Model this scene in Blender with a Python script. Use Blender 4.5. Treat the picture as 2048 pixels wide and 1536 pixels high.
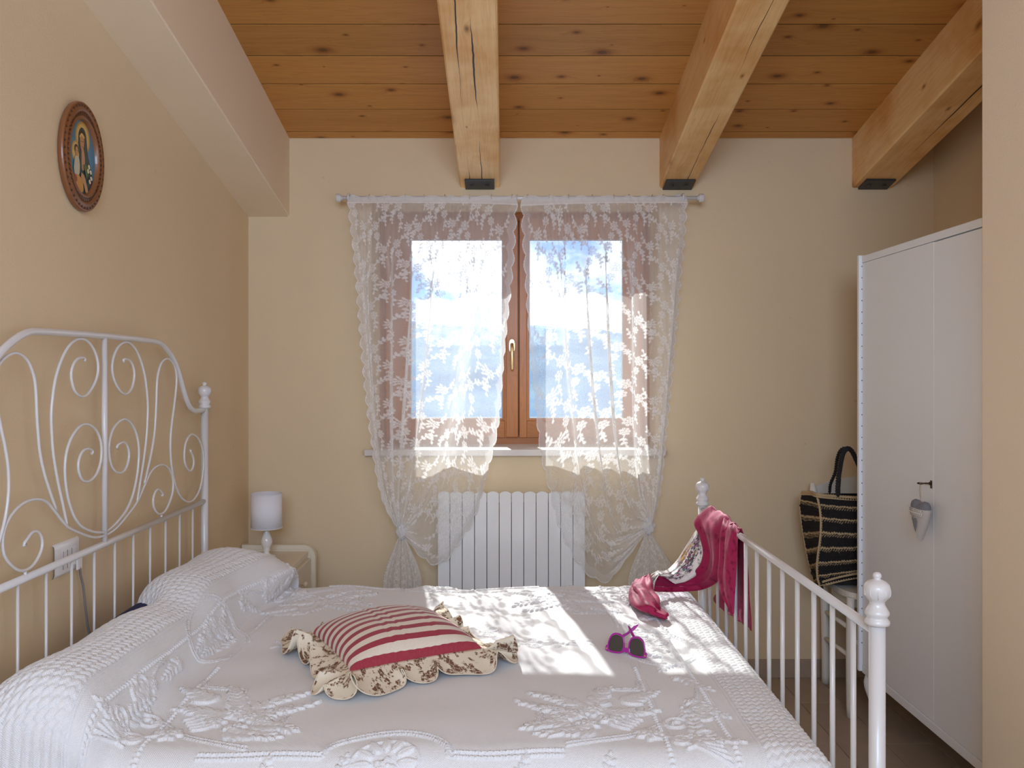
import bpy, bmesh, math, random
import numpy as np
from mathutils import Vector, Matrix
from mathutils.geometry import tessellate_polygon
from mathutils.noise import noise as pnoise

for o in list(bpy.data.objects):
    bpy.data.objects.remove(o, do_unlink=True)
S = bpy.context.scene
COL = S.collection
PI = math.pi

# ------------------------------------------------------------------ camera
F = 1700.0                 # focal length in pixels of the 2048 frame
CAMZ = 1.44                # eye height
cam_d = bpy.data.cameras.new('camera')
cam = bpy.data.objects.new('camera', cam_d)
COL.objects.link(cam)
cam.location = (0, 0, CAMZ)
cam.rotation_euler = (PI/2, 0, 0)
cam_d.sensor_width = 36
cam_d.lens = 36*F/2048
cam_d.shift_x = (1024-1012)/2048
cam_d.shift_y = -(768-742)/2048
cam_d.clip_start = .02
cam_d.clip_end = 3000
S.camera = cam

# ------------------------------------------------------------------ view, world, sun, fill lights
S.view_settings.view_transform = 'Standard'
S.view_settings.look = 'None'
S.view_settings.gamma = 1
S.view_settings.exposure = 0.10
S.view_settings.use_curve_mapping = False
S.cycles.transparent_max_bounces = 32
S.cycles.diffuse_bounces = 7
S.cycles.max_bounces = 14
S.cycles.sample_clamp_indirect = 6
S.cycles.caustics_reflective = False
S.cycles.caustics_refractive = False

SUN_E = 10.5
SKY_K = 1.45
REAR_W = 70
SIDE_W = 30
SUN_DIR = Vector((.312, -2.057, -1.478)).normalized()

wd = bpy.data.worlds.new('sky')
S.world = wd
wd.use_nodes = True
nt = wd.node_tree
nt.nodes.clear()
def N(t, typ, **kw):
    n = t.nodes.new(typ)
    for k, v in kw.items():
        setattr(n, k, v)
    return n
def L(t, a, b):
    t.links.new(a, b)
wo = N(nt, 'ShaderNodeOutputWorld'); bg = N(nt, 'ShaderNodeBackground')
tc = N(nt, 'ShaderNodeTexCoord'); sp = N(nt, 'ShaderNodeSeparateXYZ')
L(nt, tc.outputs['Generated'], sp.inputs[0])
grad = N(nt, 'ShaderNodeValToRGB')
L(nt, sp.outputs['Z'], grad.inputs[0])
cr = grad.color_ramp
cr.elements[0].position = 0.0; cr.elements[0].color = (.36, .56, .95, 1)
cr.elements[1].position = .6; cr.elements[1].color = (.17, .30, .62, 1)
e = cr.elements.new(.16); e.color = (.20, .33, .68, 1)
mp = N(nt, 'ShaderNodeMapping'); mp.inputs['Scale'].default_value = (1, 1, 2.6); mp.inputs['Location'].default_value = (.37, 0, .05)
L(nt, tc.outputs['Generated'], mp.inputs[0])
nz = N(nt, 'ShaderNodeTexNoise'); nz.inputs['Scale'].default_value = 5.5; nz.inputs['Detail'].default_value = 6; nz.inputs['Roughness'].default_value = .52
L(nt, mp.outputs[0], nz.inputs['Vector'])
rp = N(nt, 'ShaderNodeValToRGB'); rp.color_ramp.elements[0].position = .40; rp.color_ramp.elements[1].position = .56
L(nt, nz.outputs['Fac'], rp.inputs[0])
mx = N(nt, 'ShaderNodeMixRGB'); L(nt, rp.outputs[0], mx.inputs[0]); L(nt, grad.outputs[0], mx.inputs[1])
mx.inputs[2].default_value = (1.15, 1.18, 1.24, 1)
# the brightening of hazy air and thin cloud round the sun
sd = N(nt, 'ShaderNodeVectorMath', operation='DOT_PRODUCT'); L(nt, tc.outputs['Generated'], sd.inputs[0]); sd.inputs[1].default_value = tuple(-SUN_DIR)
def mth0(op, x, y):
    n = N(nt, 'ShaderNodeMath', operation=op)
    for i, q in enumerate((x, y)):
        if isinstance(q, (int, float)): n.inputs[i].default_value = q
        else: L(nt, q, n.inputs[i])
    return n.outputs[0]
au = mth0('POWER', mth0('MAXIMUM', sd.outputs['Value'], 0.0), 4.0)
au = mth0('ADD', mth0('MULTIPLY', au, 1.3), 1.0)
vm = N(nt, 'ShaderNodeVectorMath', operation='SCALE'); L(nt, mx.outputs[0], vm.inputs[0]); L(nt, au, vm.inputs['Scale'])
L(nt, vm.outputs[0], bg.inputs['Color']); bg.inputs['Strength'].default_value = SKY_K
L(nt, bg.outputs[0], wo.inputs[0])

def light(name, typ, loc, rot, energy, color=(1, 1, 1), **kw):
    d = bpy.data.lights.new(name, typ)
    d.energy = energy; d.color = color
    for k, v in kw.items():
        setattr(d, k, v)
    o = bpy.data.objects.new(name, d); COL.objects.link(o)
    o.location = loc; o.rotation_euler = rot
    return o
sun = light('sun', 'SUN', (0, 20, 20), (0, 0, 0), SUN_E, (1, .985, .96), angle=math.radians(.53))
sun.rotation_euler = SUN_DIR.to_track_quat('-Z', 'Y').to_euler()
# fill light added at the rear wall, unseen behind the camera
rear = light('rear_fill', 'AREA', (-.10, -1.55, 2.30), (PI/2, 0, PI), REAR_W, (.64, .845, 1.16), shape='RECTANGLE', size=1.7, size_y=1.1)
rear.rotation_euler = Vector((0, 1, 0)).to_track_quat('-Z', 'Z').to_euler()
# second added fill light, just off the solid side wall behind the camera
side_l = light('side_fill', 'AREA', (1.29, -.75, 1.25), (0, 0, 0), SIDE_W, (.64, .845, 1.16), shape='RECTANGLE', size=1.2, size_y=2.0)
side_l.rotation_euler = Vector((-1, 0, 0)).to_track_quat('-Z', 'Z').to_euler()
# light portals: they add no light, they only steer the sky's rays through the window
por = light('window_portal', 'AREA', (.04, 4.42, 1.65), (0, 0, 0), 1, shape='RECTANGLE', size=1.4, size_y=1.2)
por.rotation_euler = Vector((0, -1, 0)).to_track_quat('-Z', 'Z').to_euler()
por.data.cycles.is_portal = True

# ------------------------------------------------------------------ helpers
def at(px, py, Y):
    """world point seen at photo pixel (px, py) at depth Y"""
    return Vector(((px-1012)*Y/F, Y, CAMZ-(py-742)*Y/F))
def at_z(px, py, z):
    Y = (CAMZ-z)*F/(py-742)
    return at(px, py, Y)
def at_x(px, py, X):
    return at(px, py, X*F/(px-1012))

def empty(name, loc=(0, 0, 0), rz=0):
    o = bpy.data.objects.new(name, None); COL.objects.link(o)
    o.location = loc; o.rotation_euler.z = rz
    o.empty_display_size = .05
    return o
def tag(o, label=None, cat=None, group=None, kind=None):
    if label: o['label'] = label
    if cat: o['category'] = cat
    if group: o['group'] = group
    if kind: o['kind'] = kind
    return o
def thing(name, label, cat, loc=(0, 0, 0), rz=0, group=None):
    return tag(empty(name, loc, rz), label, cat, group)

class MB:
    def __init__(s):
        s.v = []; s.f = []; s.sm = []
    def add(s, vs, fs, smooth=False):
        b = len(s.v)
        s.v += [tuple(v) for v in vs]
        s.f += [tuple(b+i for i in f) for f in fs]
        s.sm += [smooth]*len(fs)
        return s
    def box(s, x0, x1, y0, y1, z0, z1, M=None, bev=0):
        if bev:
            bm = bmesh.new()
            bmesh.ops.create_cube(bm, size=1, matrix=Matrix.Translation(((x0+x1)/2, (y0+y1)/2, (z0+z1)/2)) @ Matrix.Diagonal((x1-x0, y1-y0, z1-z0, 1)))
            bmesh.ops.bevel(bm, geom=bm.edges[:], offset=bev, segments=2, affect='EDGES', profile=.5)
            bm.verts.index_update()
            vs = [v.co.copy() for v in bm.verts]; fs = [[v.index for v in f.verts] for f in bm.faces]
            bm.free()
        else:
            vs = [Vector(p) for p in ((x0, y0, z0), (x1, y0, z0), (x1, y1, z0), (x0, y1, z0), (x0, y0, z1), (x1, y0, z1), (x1, y1, z1), (x0, y1, z1))]
            fs = [(0, 3, 2, 1), (4, 5, 6, 7), (0, 1, 5, 4), (1, 2, 6, 5), (2, 3, 7, 6), (3, 0, 4, 7)]
        if M is not None: vs = [M @ v for v in vs]
        return s.add(vs, fs)
    def tube(s, pts, r, n=10, cap=True, closed=False):
        pts = [Vector(p) for p in pts]
        m = len(pts)
        rs = r if hasattr(r, '__len__') else [r]*m
        vs = []; fs = []
        up = None
        for i, p in enumerate(pts):
            if closed:
                t = pts[(i+1) % m]-pts[i-1]
            else:
                t = pts[min(i+1, m-1)]-pts[max(i-1, 0)]
            t.normalize()
            if up is None:
                a = Vector((0, 0, 1)) if abs(t.z) < .9 else Vector((1, 0, 0))
                up = (a-t*a.dot(t)).normalized()
            else:
                up = (up-t*up.dot(t)).normalized()
            sd = t.cross(up)
            for k in range(n):
                a = 2*PI*k/n
                vs.append(p+(up*math.cos(a)+sd*math.sin(a))*rs[i])
        for i in range(m if closed else m-1):
            j = (i+1) % m
            for k in range(n):
                k2 = (k+1) % n
                fs.append((i*n+k, i*n+k2, j*n+k2, j*n+k))
        s.add(vs, fs, True)
        if cap and not closed:
            b = len(s.v)-len(vs)
            s.f.append(tuple(b+k for k in reversed(range(n)))); s.sm.append(False)
            s.f.append(tuple(b+(m-1)*n+k for k in range(n))); s.sm.append(False)
        return s
    def lathe(s, prof, loc=(0, 0, 0), n=24, M=None, smooth=True):
        vs = []; fs = []
        loc = Vector(loc)
        for r, z in prof:
            for k in range(n):
                a = 2*PI*k/n
                p = Vector((r*math.cos(a), r*math.sin(a), z))
                if M is not None: p = M @ p
                vs.append(p+loc)
        for i in range(len(prof)-1):
            for k in range(n):
                k2 = (k+1) % n
                fs.append((i*n+k, i*n+k2, (i+1)*n+k2, (i+1)*n+k))
        if prof[0][0] > 1e-5: fs.append(tuple(reversed(range(n))))
        if prof[-1][0] > 1e-5: fs.append(tuple((len(prof)-1)*n+k for k in range(n)))
        return s.add(vs, fs, smooth)
    def prism(s, poly, d, M=None, smooth=False, z0=0):
        """polygon (x,y) list extruded from z0 to z0+d"""
        n = len(poly)
        vs = [Vector((x, y, z0)) for x, y in poly]+[Vector((x, y, z0+d)) for x, y in poly]
        if M is not None: vs = [M @ v for v in vs]
        tri = tessellate_polygon([[Vector((x, y, 0)) for x, y in poly]])
        fs = [tuple(reversed(t)) for t in tri]+[tuple(n+i for i in t) for t in tri]
        fs += [(i, (i+1) % n, n+(i+1) % n, n+i) for i in range(n)]
        return s.add(vs, fs, smooth)
    def ring(s, outer, inner, d, M=None, z0=0):
        n = len(outer)
        L4 = []
        for poly, z in ((outer, z0), (inner, z0), (outer, z0+d), (inner, z0+d)):
            L4 += [Vector((x, y, z)) for x, y in poly]
        if M is not None: L4 = [M @ v for v in L4]
        fs = []
        for i in range(n):
            j = (i+1) % n
            fs += [(i, j, n+j, n+i), (2*n+i, 3*n+i, 3*n+j, 2*n+j), (i, 2*n+i, 2*n+j, j), (n+i, n+j, 3*n+j, 3*n+i)]
        return s.add(L4, fs)
    def grid(s, P, smooth=True, closed_u=False):
        """P[i][j] of points"""
        m, n = len(P), len(P[0])
        vs = [p for r in P for p in r]
        fs = []
        for i in range(m if closed_u else m-1):
            i2 = (i+1) % m
            for j in range(n-1):
                fs.append((i*n+j, i*n+j+1, i2*n+j+1, i2*n+j))
        return s.add(vs, fs, smooth)
    def build(s, name, mat, parent=None, label=None, fix=True, loc=None):
        me = bpy.data.meshes.new(name)
        me.from_pydata(s.v, [], s.f)
        me.polygons.foreach_set('use_smooth', s.sm)
        if fix:
            bm = bmesh.new(); bm.from_mesh(me)
            bmesh.ops.recalc_face_normals(bm, faces=bm.faces[:])
            bm.to_mesh(me); bm.free()
        if mat: me.materials.append(mat)
        me.update()
        o = bpy.data.objects.new(name, me); COL.objects.link(o)
        if parent is not None: o.parent = parent
        if loc is not None: o.location = loc
        if label: o['label'] = label
        return o

def np_mesh(name, P, mat, parent=None, uv=None, attr=None, quads=None):
    """P: (m,n,3) array -> grid mesh"""
    m, n = P.shape[:2]
    me = bpy.data.meshes.new(name)
    idx = np.arange(m*n, dtype=np.int32).reshape(m, n)
    q = np.stack([idx[:-1, :-1], idx[1:, :-1], idx[1:, 1:], idx[:-1, 1:]], -1).reshape(-1, 4)
    me.vertices.add(m*n)
    me.vertices.foreach_set('co', P.reshape(-1).astype(np.float32))
    me.loops.add(q.size); me.loops.foreach_set('vertex_index', q.reshape(-1))
    me.polygons.add(len(q)); me.polygons.foreach_set('loop_start', np.arange(0, q.size, 4, dtype=np.int32))
    me.polygons.foreach_set('use_smooth', np.ones(len(q), dtype=bool))
    me.update(calc_edges=True)
    if uv is not None:
        l = me.uv_layers.new(name='UVMap')
        l.data.foreach_set('uv', uv.reshape(-1, 2)[q.reshape(-1)].reshape(-1).astype(np.float32))
    for k, a in (attr or {}).items():
        at_ = me.attributes.new(k, 'FLOAT', 'POINT')
        at_.data.foreach_set('value', a.reshape(-1).astype(np.float32))
    me.materials.append(mat)
    o = bpy.data.objects.new(name, me); COL.objects.link(o)
    if parent is not None: o.parent = parent
    return o

def spline(pts, n):
    """Catmull-Rom through pts, n points, uniform in arc length"""
    P = np.array([list(p) for p in pts], float)
    m = len(P)
    ext = np.vstack([2*P[0]-P[1], P, 2*P[-1]-P[-2]])
    out = []
    K = 24
    for i in range(m-1):
        p0, p1, p2, p3 = ext[i], ext[i+1], ext[i+2], ext[i+3]
        for k in range(K):
            t = k/K
            out.append(.5*((2*p1)+(-p0+p2)*t+(2*p0-5*p1+4*p2-p3)*t*t+(-p0+3*p1-3*p2+p3)*t**3))
    out.append(P[-1])
    out = np.array(out)
    d = np.r_[0, np.cumsum(np.linalg.norm(np.diff(out, axis=0), axis=1))]
    tt = np.linspace(0, d[-1], n)
    return np.stack([np.interp(tt, d, out[:, c]) for c in range(out.shape[1])], 1)

def sstep(a, b, x):
    t = np.clip((x-a)/(b-a), 0, 1)
    return t*t*(3-2*t)

# ------------------------------------------------------------------ materials
def mat(name, col=(.8, .8, .8), rough=.5, metal=0, spec=.5, bump=None, coat=0, sheen=0):
    """principled; bump = (scale, strength, detail)"""
    m = bpy.data.materials.new(name); m.use_nodes = True
    t = m.node_tree
    b = t.nodes['Principled BSDF']
    b.inputs['Base Color'].default_value = (*col, 1)
    b.inputs['Roughness'].default_value = rough
    b.inputs['Metallic'].default_value = metal
    b.inputs['Specular IOR Level'].default_value = spec
    b.inputs['Coat Weight'].default_value = coat
    b.inputs['Sheen Weight'].default_value = sheen
    if bump:
        c = N(t, 'ShaderNodeTexCoord'); nz = N(t, 'ShaderNodeTexNoise')
        nz.inputs['Scale'].default_value = bump[0]; nz.inputs['Detail'].default_value = bump[2] if len(bump) > 2 else 3
        L(t, c.outputs['Object'], nz.inputs['Vector'])
        bp = N(t, 'ShaderNodeBump'); bp.inputs['Strength'].default_value = bump[1]; bp.inputs['Distance'].default_value = .002
        L(t, nz.outputs['Fac'], bp.inputs['Height']); L(t, bp.outputs[0], b.inputs['Normal'])
    return m
def bsdf(m): return m.node_tree.nodes['Principled BSDF']
def mth(t, op, a=None, b=None, c=None, clamp=False):
    n = N(t, 'ShaderNodeMath', operation=op, use_clamp=clamp)
    for i, x in enumerate((a, b, c)):
        if x is None: continue
        if isinstance(x, (int, float)): n.inputs[i].default_value = x
        else: L(t, x, n.inputs[i])
    return n.outputs[0]
def ramp(t, fac, stops, interp='LINEAR'):
    r = N(t, 'ShaderNodeValToRGB')
    r.color_ramp.interpolation = interp
    es = r.color_ramp.elements
    while len(es) < len(stops): es.new(.5)
    for e_, (p, c) in zip(es, stops):
        e_.position = p; e_.color = (*c, 1)
    L(t, fac, r.inputs[0])
    return r.outputs[0]
def mixc(t, fac, a, b, typ='MIX'):
    n = N(t, 'ShaderNodeMixRGB', blend_type=typ)
    for i, x in enumerate((fac, a, b)):
        if isinstance(x, (int, float)): n.inputs[i].default_value = x
        elif isinstance(x, tuple): n.inputs[i].default_value = (*x, 1)
        else: L(t, x, n.inputs[i])
    return n.outputs[0]

def plaster(name, col):
    m = mat(name, col, .88, spec=.25)
    t = m.node_tree; b = bsdf(m)
    c = N(t, 'ShaderNodeTexCoord')
    n1 = N(t, 'ShaderNodeTexNoise'); n1.inputs['Scale'].default_value = 1.7; n1.inputs['Detail'].default_value = 4
    n2 = N(t, 'ShaderNodeTexNoise'); n2.inputs['Scale'].default_value = 160; n2.inputs['Detail'].default_value = 4
    n3 = N(t, 'ShaderNodeTexVoronoi'); n3.inputs['Scale'].default_value = 5.2
    for q in (n1, n2, n3): L(t, c.outputs['Object'], q.inputs['Vector'])
    base = mixc(t, n1.outputs['Fac'], tuple(x*.95 for x in col), tuple(min(1, x*1.05) for x in col))
    spots = ramp(t, n3.outputs['Distance'], [(0, (.72, .70, .66)), (.03, (.86, .85, .82)), (.045, (1, 1, 1))])
    L(t, mixc(t, .55, base, spots, 'MULTIPLY'), b.inputs['Base Color'])
    bp = N(t, 'ShaderNodeBump'); bp.inputs['Strength'].default_value = .35; bp.inputs['Distance'].default_value = .0018
    L(t, n2.outputs['Fac'], bp.inputs['Height']); L(t, bp.outputs[0], b.inputs['Normal'])
    return m

def wood(name, light_c, dark_c, along='X', knots=True, crack=None, rough=.45, grain=1.0, kscale=(3.7, 6.2), stain=False):
    """pine: grain along the given object axis, knots, optional long cracks"""
    m = mat(name, light_c, rough, spec=.35)
    t = m.node_tree; b = bsdf(m)
    c = N(t, 'ShaderNodeTexCoord'); oi = N(t, 'ShaderNodeObjectInfo')
    sp = N(t, 'ShaderNodeSeparateXYZ'); L(t, c.outputs['Object'], sp.inputs[0])
    al = sp.outputs[along]
    o1, o2 = [x for x in 'XYZ' if x != along]
    ac = mth(t, 'ADD', sp.outputs[o1], mth(t, 'MULTIPLY', sp.outputs[o2], .9))
    rnd = mth(t, 'MULTIPLY', oi.outputs['Random'], 37.0)
    al2 = mth(t, 'ADD', al, rnd)
    ac2 = mth(t, 'ADD', ac, mth(t, 'MULTIPLY', oi.outputs['Random'], 11.3))
    # knots
    cv = N(t, 'ShaderNodeCombineXYZ')
    L(t, mth(t, 'MULTIPLY', al2, kscale[0]), cv.inputs[0]); L(t, mth(t, 'MULTIPLY', ac2, kscale[1]), cv.inputs[1])
    vo = N(t, 'ShaderNodeTexVoronoi', voronoi_dimensions='2D'); vo.inputs['Scale'].default_value = 1; vo.inputs['Randomness'].default_value = 1
    L(t, cv.outputs[0], vo.inputs['Vector'])
    d = vo.outputs['Distance']
    vsz = N(t, 'ShaderNodeSeparateColor'); L(t, vo.outputs['Color'], vsz.inputs[0])
    size = mth(t, 'MULTIPLY_ADD', mth(t, 'POWER', vsz.outputs[0], 1.8), .085, .012)
    rel = mth(t, 'DIVIDE', d, size)          # 1 at the knot's rim
    warp = mth(t, 'DIVIDE', .05, mth(t, 'ADD', mth(t, 'MULTIPLY', mth(t, 'MULTIPLY', rel, rel), .5), .5))
    gv = N(t, 'ShaderNodeCombineXYZ')
    L(t, mth(t, 'MULTIPLY', al2, .9), gv.inputs[0])
    L(t, mth(t, 'MULTIPLY', mth(t, 'ADD', ac2, warp), 20), gv.inputs[1])
    L(t, mth(t, 'MULTIPLY', oi.outputs['Random'], 91.0), gv.inputs[2])
    g1 = N(t, 'ShaderNodeTexNoise'); g1.inputs['Scale'].default_value = 1.0; g1.inputs['Detail'].default_value = 5; g1.inputs['Roughness'].default_value = .55
    L(t, gv.outputs[0], g1.inputs['Vector'])
    rings = mth(t, 'FRACT', mth(t, 'MULTIPLY', g1.outputs['Fac'], 9.0))
    rings = mth(t, 'POWER', rings, 2.2)
    fac = mth(t, 'ADD', mth(t, 'MULTIPLY', rings, .42*grain), mth(t, 'MULTIPLY', g1.outputs['Fac'], .5))
    col = mixc(t, fac, light_c, dark_c)
    # plank to plank tone
    tone = mth(t, 'MULTIPLY_ADD', oi.outputs['Random'], .24, .88)
    tn = N(t, 'ShaderNodeCombineColor')
    for i in range(3): L(t, tone, tn.inputs[i])
    col = mixc(t, 1.0, col, tn.outputs[0], 'MULTIPLY')
    if stain:
        sn = N(t, 'ShaderNodeTexNoise'); sn.inputs['Scale'].default_value = 4.5; sn.inputs['Detail'].default_value = 4
        L(t, c.outputs['Object'], sn.inputs['Vector'])
        col = mixc(t, 1.0, col, ramp(t, sn.outputs['Fac'], [(.40, (1, 1, 1)), (.66, (.84, .66, .46))]), 'MULTIPLY')
    if knots:
        hr = mth(t, 'MULTIPLY', rel, .25)
        halo = ramp(t, hr, [(0, (.50, .36, .26)), (.25, (.62, .48, .36)), (.5, (.92, .86, .8)), (.8, (1, 1, 1))])
        col = mixc(t, 1.0, col, halo, 'MULTIPLY')
        core = ramp(t, rel, [(0, (.9, .9, .9)), (.62, (.75, .75, .75)), (.8, (0, 0, 0))])
        col = mixc(t, core, col, tuple(x*.32 for x in dark_c))
    if crack:
        for x0, amp in crack:
            nv = N(t, 'ShaderNodeTexNoise', noise_dimensions='1D'); nv.inputs['Scale'].default_value = 1.3; nv.inputs['Detail'].default_value = 5
            L(t, mth(t, 'ADD', al2, x0*50), nv.inputs['W'])
            wv = mth(t, 'SUBTRACT', sp.outputs[o1], mth(t, 'MULTIPLY_ADD', nv.outputs['Fac'], amp, x0-amp/2))
            wid = N(t, 'ShaderNodeTexNoise', noise_dimensions='1D'); wid.inputs['Scale'].default_value = 1.1
            L(t, mth(t, 'ADD', al2, 9+x0*20), wid.inputs['W'])
            w = mth(t, 'MAXIMUM', mth(t, 'MULTIPLY_ADD', wid.outputs['Fac'], .020, -.0078), 0.0001)
            line = mth(t, 'LESS_THAN', mth(t, 'ABSOLUTE', wv), mth(t, 'MULTIPLY', w, .55))
            col = mixc(t, line, col, (.035, .018, .010))
    L(t, col, b.inputs['Base Color'])
    bp = N(t, 'ShaderNodeBump'); bp.inputs['Strength'].default_value = .25; bp.inputs['Distance'].default_value = .001
    L(t, g1.outputs['Fac'], bp.inputs['Height']); L(t, bp.outputs[0], b.inputs['Normal'])
    return m

WALLC = (.70, .555, .365)
M = {}
M['wall'] = plaster('cream_plaster', WALLC)
M['box'] = plaster('pale_plaster', (.80, .67, .50))
M['plank'] = wood('pine_ceiling_boards', (.55, .265, .066), (.36, .15, .031), 'X')
M['beam'] = wood('pine_beam', (.92, .66, .35), (.72, .44, .18), 'Y', crack=[(-.045, .035), (.010, .05)], kscale=(2.4, 5.0), stain=True)
M['beam_plain'] = wood('pine_beam_sound', (.84, .57, .28), (.64, .37, .14), 'Y', crack=[(.03, .03)], kscale=(2.0, 4.5), stain=True)
M['sash'] = wood('varnished_sash_wood', (.46, .18, .055), (.33, .115, .032), 'Z', knots=False, rough=.3)
M['sashx'] = wood('varnished_rail_wood', (.46, .18, .055), (.33, .115, .032), 'X', knots=False, rough=.3)
M['white_metal'] = mat('white_enamelled_steel', (.66, .645, .64), .28, spec=.5, coat=.2)
M['white_wood'] = mat('white_lacquer', (.86, .89, .92), .35)
M['cream_wood'] = mat('cream_paint', (.74, .66, .52), .4, bump=(60, .1))
M['white_plastic'] = mat('white_plastic', (.82, .81, .82), .22, coat=.3)
M['radiator'] = mat('white_radiator_enamel', (.84, .83, .81), .25, coat=.2)
M['black_steel'] = mat('black_painted_steel', (.03, .034, .037), .45, bump=(90, .3))
M['dark'] = mat('dark_recess', (.02, .018, .016), .8)
M['brass'] = mat('brushed_brass', (.80, .60, .30), .28, metal=1)
M['key'] = mat('old_dark_brass', (.10, .075, .05), .4, metal=1)
M['stone'] = mat('pale_marble_sill', (.66, .60, .55), .35, bump=(30, .1))
M['seal'] = mat('glazing_seal', (.55, .56, .60), .5)
M['navy'] = mat('navy_cotton', (.015, .022, .11), .85, bump=(300, .3))
M['cable'] = mat('grey_cable', (.20, .19, .18), .5)

# ================================================================== THE ROOM
XL, XR, XS = -1.212, 2.012, 1.313      # left wall, right wall, wall stub beside the wardrobe
YB, YS, YR = 4.0, 2.35, -1.6           # back wall, end of the stub, rear wall
SL = .2165                             # roof slope: rises towards the camera
ZC = 2.534                             # ceiling height at the back wall
def zceil(y): return ZC+SL*(YB-y)
OX0, OX1, OZ0, OZ1 = -.633, .72, 1.055, 2.2375   # window opening

def struct(o): return tag(o, kind='structure')
struct(MB().box(XL-.15, XL, YR-.15, YB+.38, -.02, 4.1).build('wall_left', M['wall']))
b = MB()
b.box(XL-.15, OX0, YB, YB+.38, -.02, 4.1).box(OX1, XR+.15, YB, YB+.38, -.02, 4.1)
b.box(OX0, OX1, YB, YB+.38, -.02, OZ0).box(OX0, OX1, YB, YB+.38, OZ1, 4.1)
struct(b.build('wall_back', M['wall'], fix=False))
struct(MB().box(XR, XR+.15, YS-.2, YB+.02, -.02, 4.1).build('wall_right', M['wall']))
struct(MB().box(XS, XR+.15, YR-.15, YS, -.02, 4.1, bev=.008).build('wall_stub', M['box']))  # same paint as the other walls; its cooler light is in the paler colour
b = MB()
b.box(XL-.1, -.95, YR-.15, YR, -.02, 4.1).box(.75, XS+.1, YR-.15, YR, -.02, 4.1).box(-.95, .75, YR-.15, YR, 2.85, 4.1).box(-.95, .75, YR-.15, YR, -.02, 1.75)  # opening added to go with the rear fill light
struct(b.build('wall_rear', M['wall'], fix=False))

# floor: long matt tiles laid in running bond
M['grout'] = mat('grout', (.42, .35, .28), .9)
floor = struct(MB().box(XL-.1, XR+.1, YR-.1, YB+.1, -.06, -.004).build('floor', M['grout']))
tm = mat('stone_tile', (.20, .145, .098), .42, spec=.4)
t = tm.node_tree
oi = N(t, 'ShaderNodeObjectInfo'); c = N(t, 'ShaderNodeTexCoord'); nz = N(t, 'ShaderNodeTexNoise'); nz.inputs['Scale'].default_value = 9; nz.inputs['Detail'].default_value = 6
L(t, c.outputs['Object'], nz.inputs['Vector'])
cc = mixc(t, nz.outputs['Fac'], (.33, .25, .18), (.44, .34, .25))
cc = mixc(t, 1, cc, ramp(t, oi.outputs['Random'], [(0, (.88, .88, .88)), (1, (1.1, 1.1, 1.1))]), 'MULTIPLY')
L(t, cc, bsdf(tm).inputs['Base Color'])
TW, TL = .1865, .82
tile_src = None
for k in range(-15, 4):
    x0 = 1.465+k*TW
    off = (0, .41)[k % 2]
    for j in range(-2, 6):
        y1 = 3.283+off-(j-2)*TL
        if y1-TL > YB-.02 or y1 < YR or x0+TW < XL or x0 > XR: continue
        if tile_src is None:
            tile_src = MB().box(-TW/2+.0015, TW/2-.0015, -TL/2+.0015, TL/2-.0015, -.008, 0, bev=.001).build('tile', tm, floor)
            o = tile_src
        else:
            o = tile_src.copy(); COL.objects.link(o)
        o.location = (x0+TW/2, y1-TL/2, 0)
# tile skirting along the walls
sk = MB().box(XL, XR, YB-.012, YB, 0, .085, bev=.002)
struct(sk.build('baseboard_back', tm))
struct(MB().box(XL, XL+.012, YR, YB-.012, 0, .085, bev=.002).build('baseboard_left', tm))
struct(MB().box(XR-.012, XR, YS, YB-.012, 0, .085, bev=.002).build('baseboard_right', tm))

# ceiling: tongue and groove boards on the sloping rafters
RX = -math.atan(SL)
SC = math.cos(RX)
M['board_gap_shade'] = mat('joint_shade', (.022, .009, .004), .9)  # shade between the boards, put into the colour of the slab behind
ceil_o = MB().box(XL-.2, XR+.2, -3.0, 3.0, .0032, .20).build('ceiling', M['board_gap_shade'])
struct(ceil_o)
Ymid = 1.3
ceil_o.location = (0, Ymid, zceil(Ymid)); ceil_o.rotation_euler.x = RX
PITCH = .1995/SC
def board(w):
    h = .0032
    return MB().prism([(-w/2+h, .018), (-w/2+h, .0012), (-w/2+h+.0012, 0), (w/2-h-.0012, 0), (w/2-h, .0012), (w/2-h, .018)], XR-XL,
                      M=Matrix(((0, 0, 1, XL), (1, 0, 0, 0), (0, 1, 0, 0), (0, 0, 0, 1))))
src = None
for k in range(-1, 28):
    yc = 3.938-.1995*(k+.5)                    # middle of the board in plan
    if k == -1:
        w = (YB-3.938)/SC
        o = board(w).build('plank', M['plank'], ceil_o)
        ly = ((YB+3.938)/2-Ymid)/SC
    else:
        if src is None:
            src = board(PITCH).build('plank', M['plank'], ceil_o); o = src
        else:
            o = src.copy(); COL.objects.link(o)
        ly = (yc-Ymid)/SC
    o.location = (0, ly, 0)
    if k % 3 == 1: o.location.z = -.0006

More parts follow.
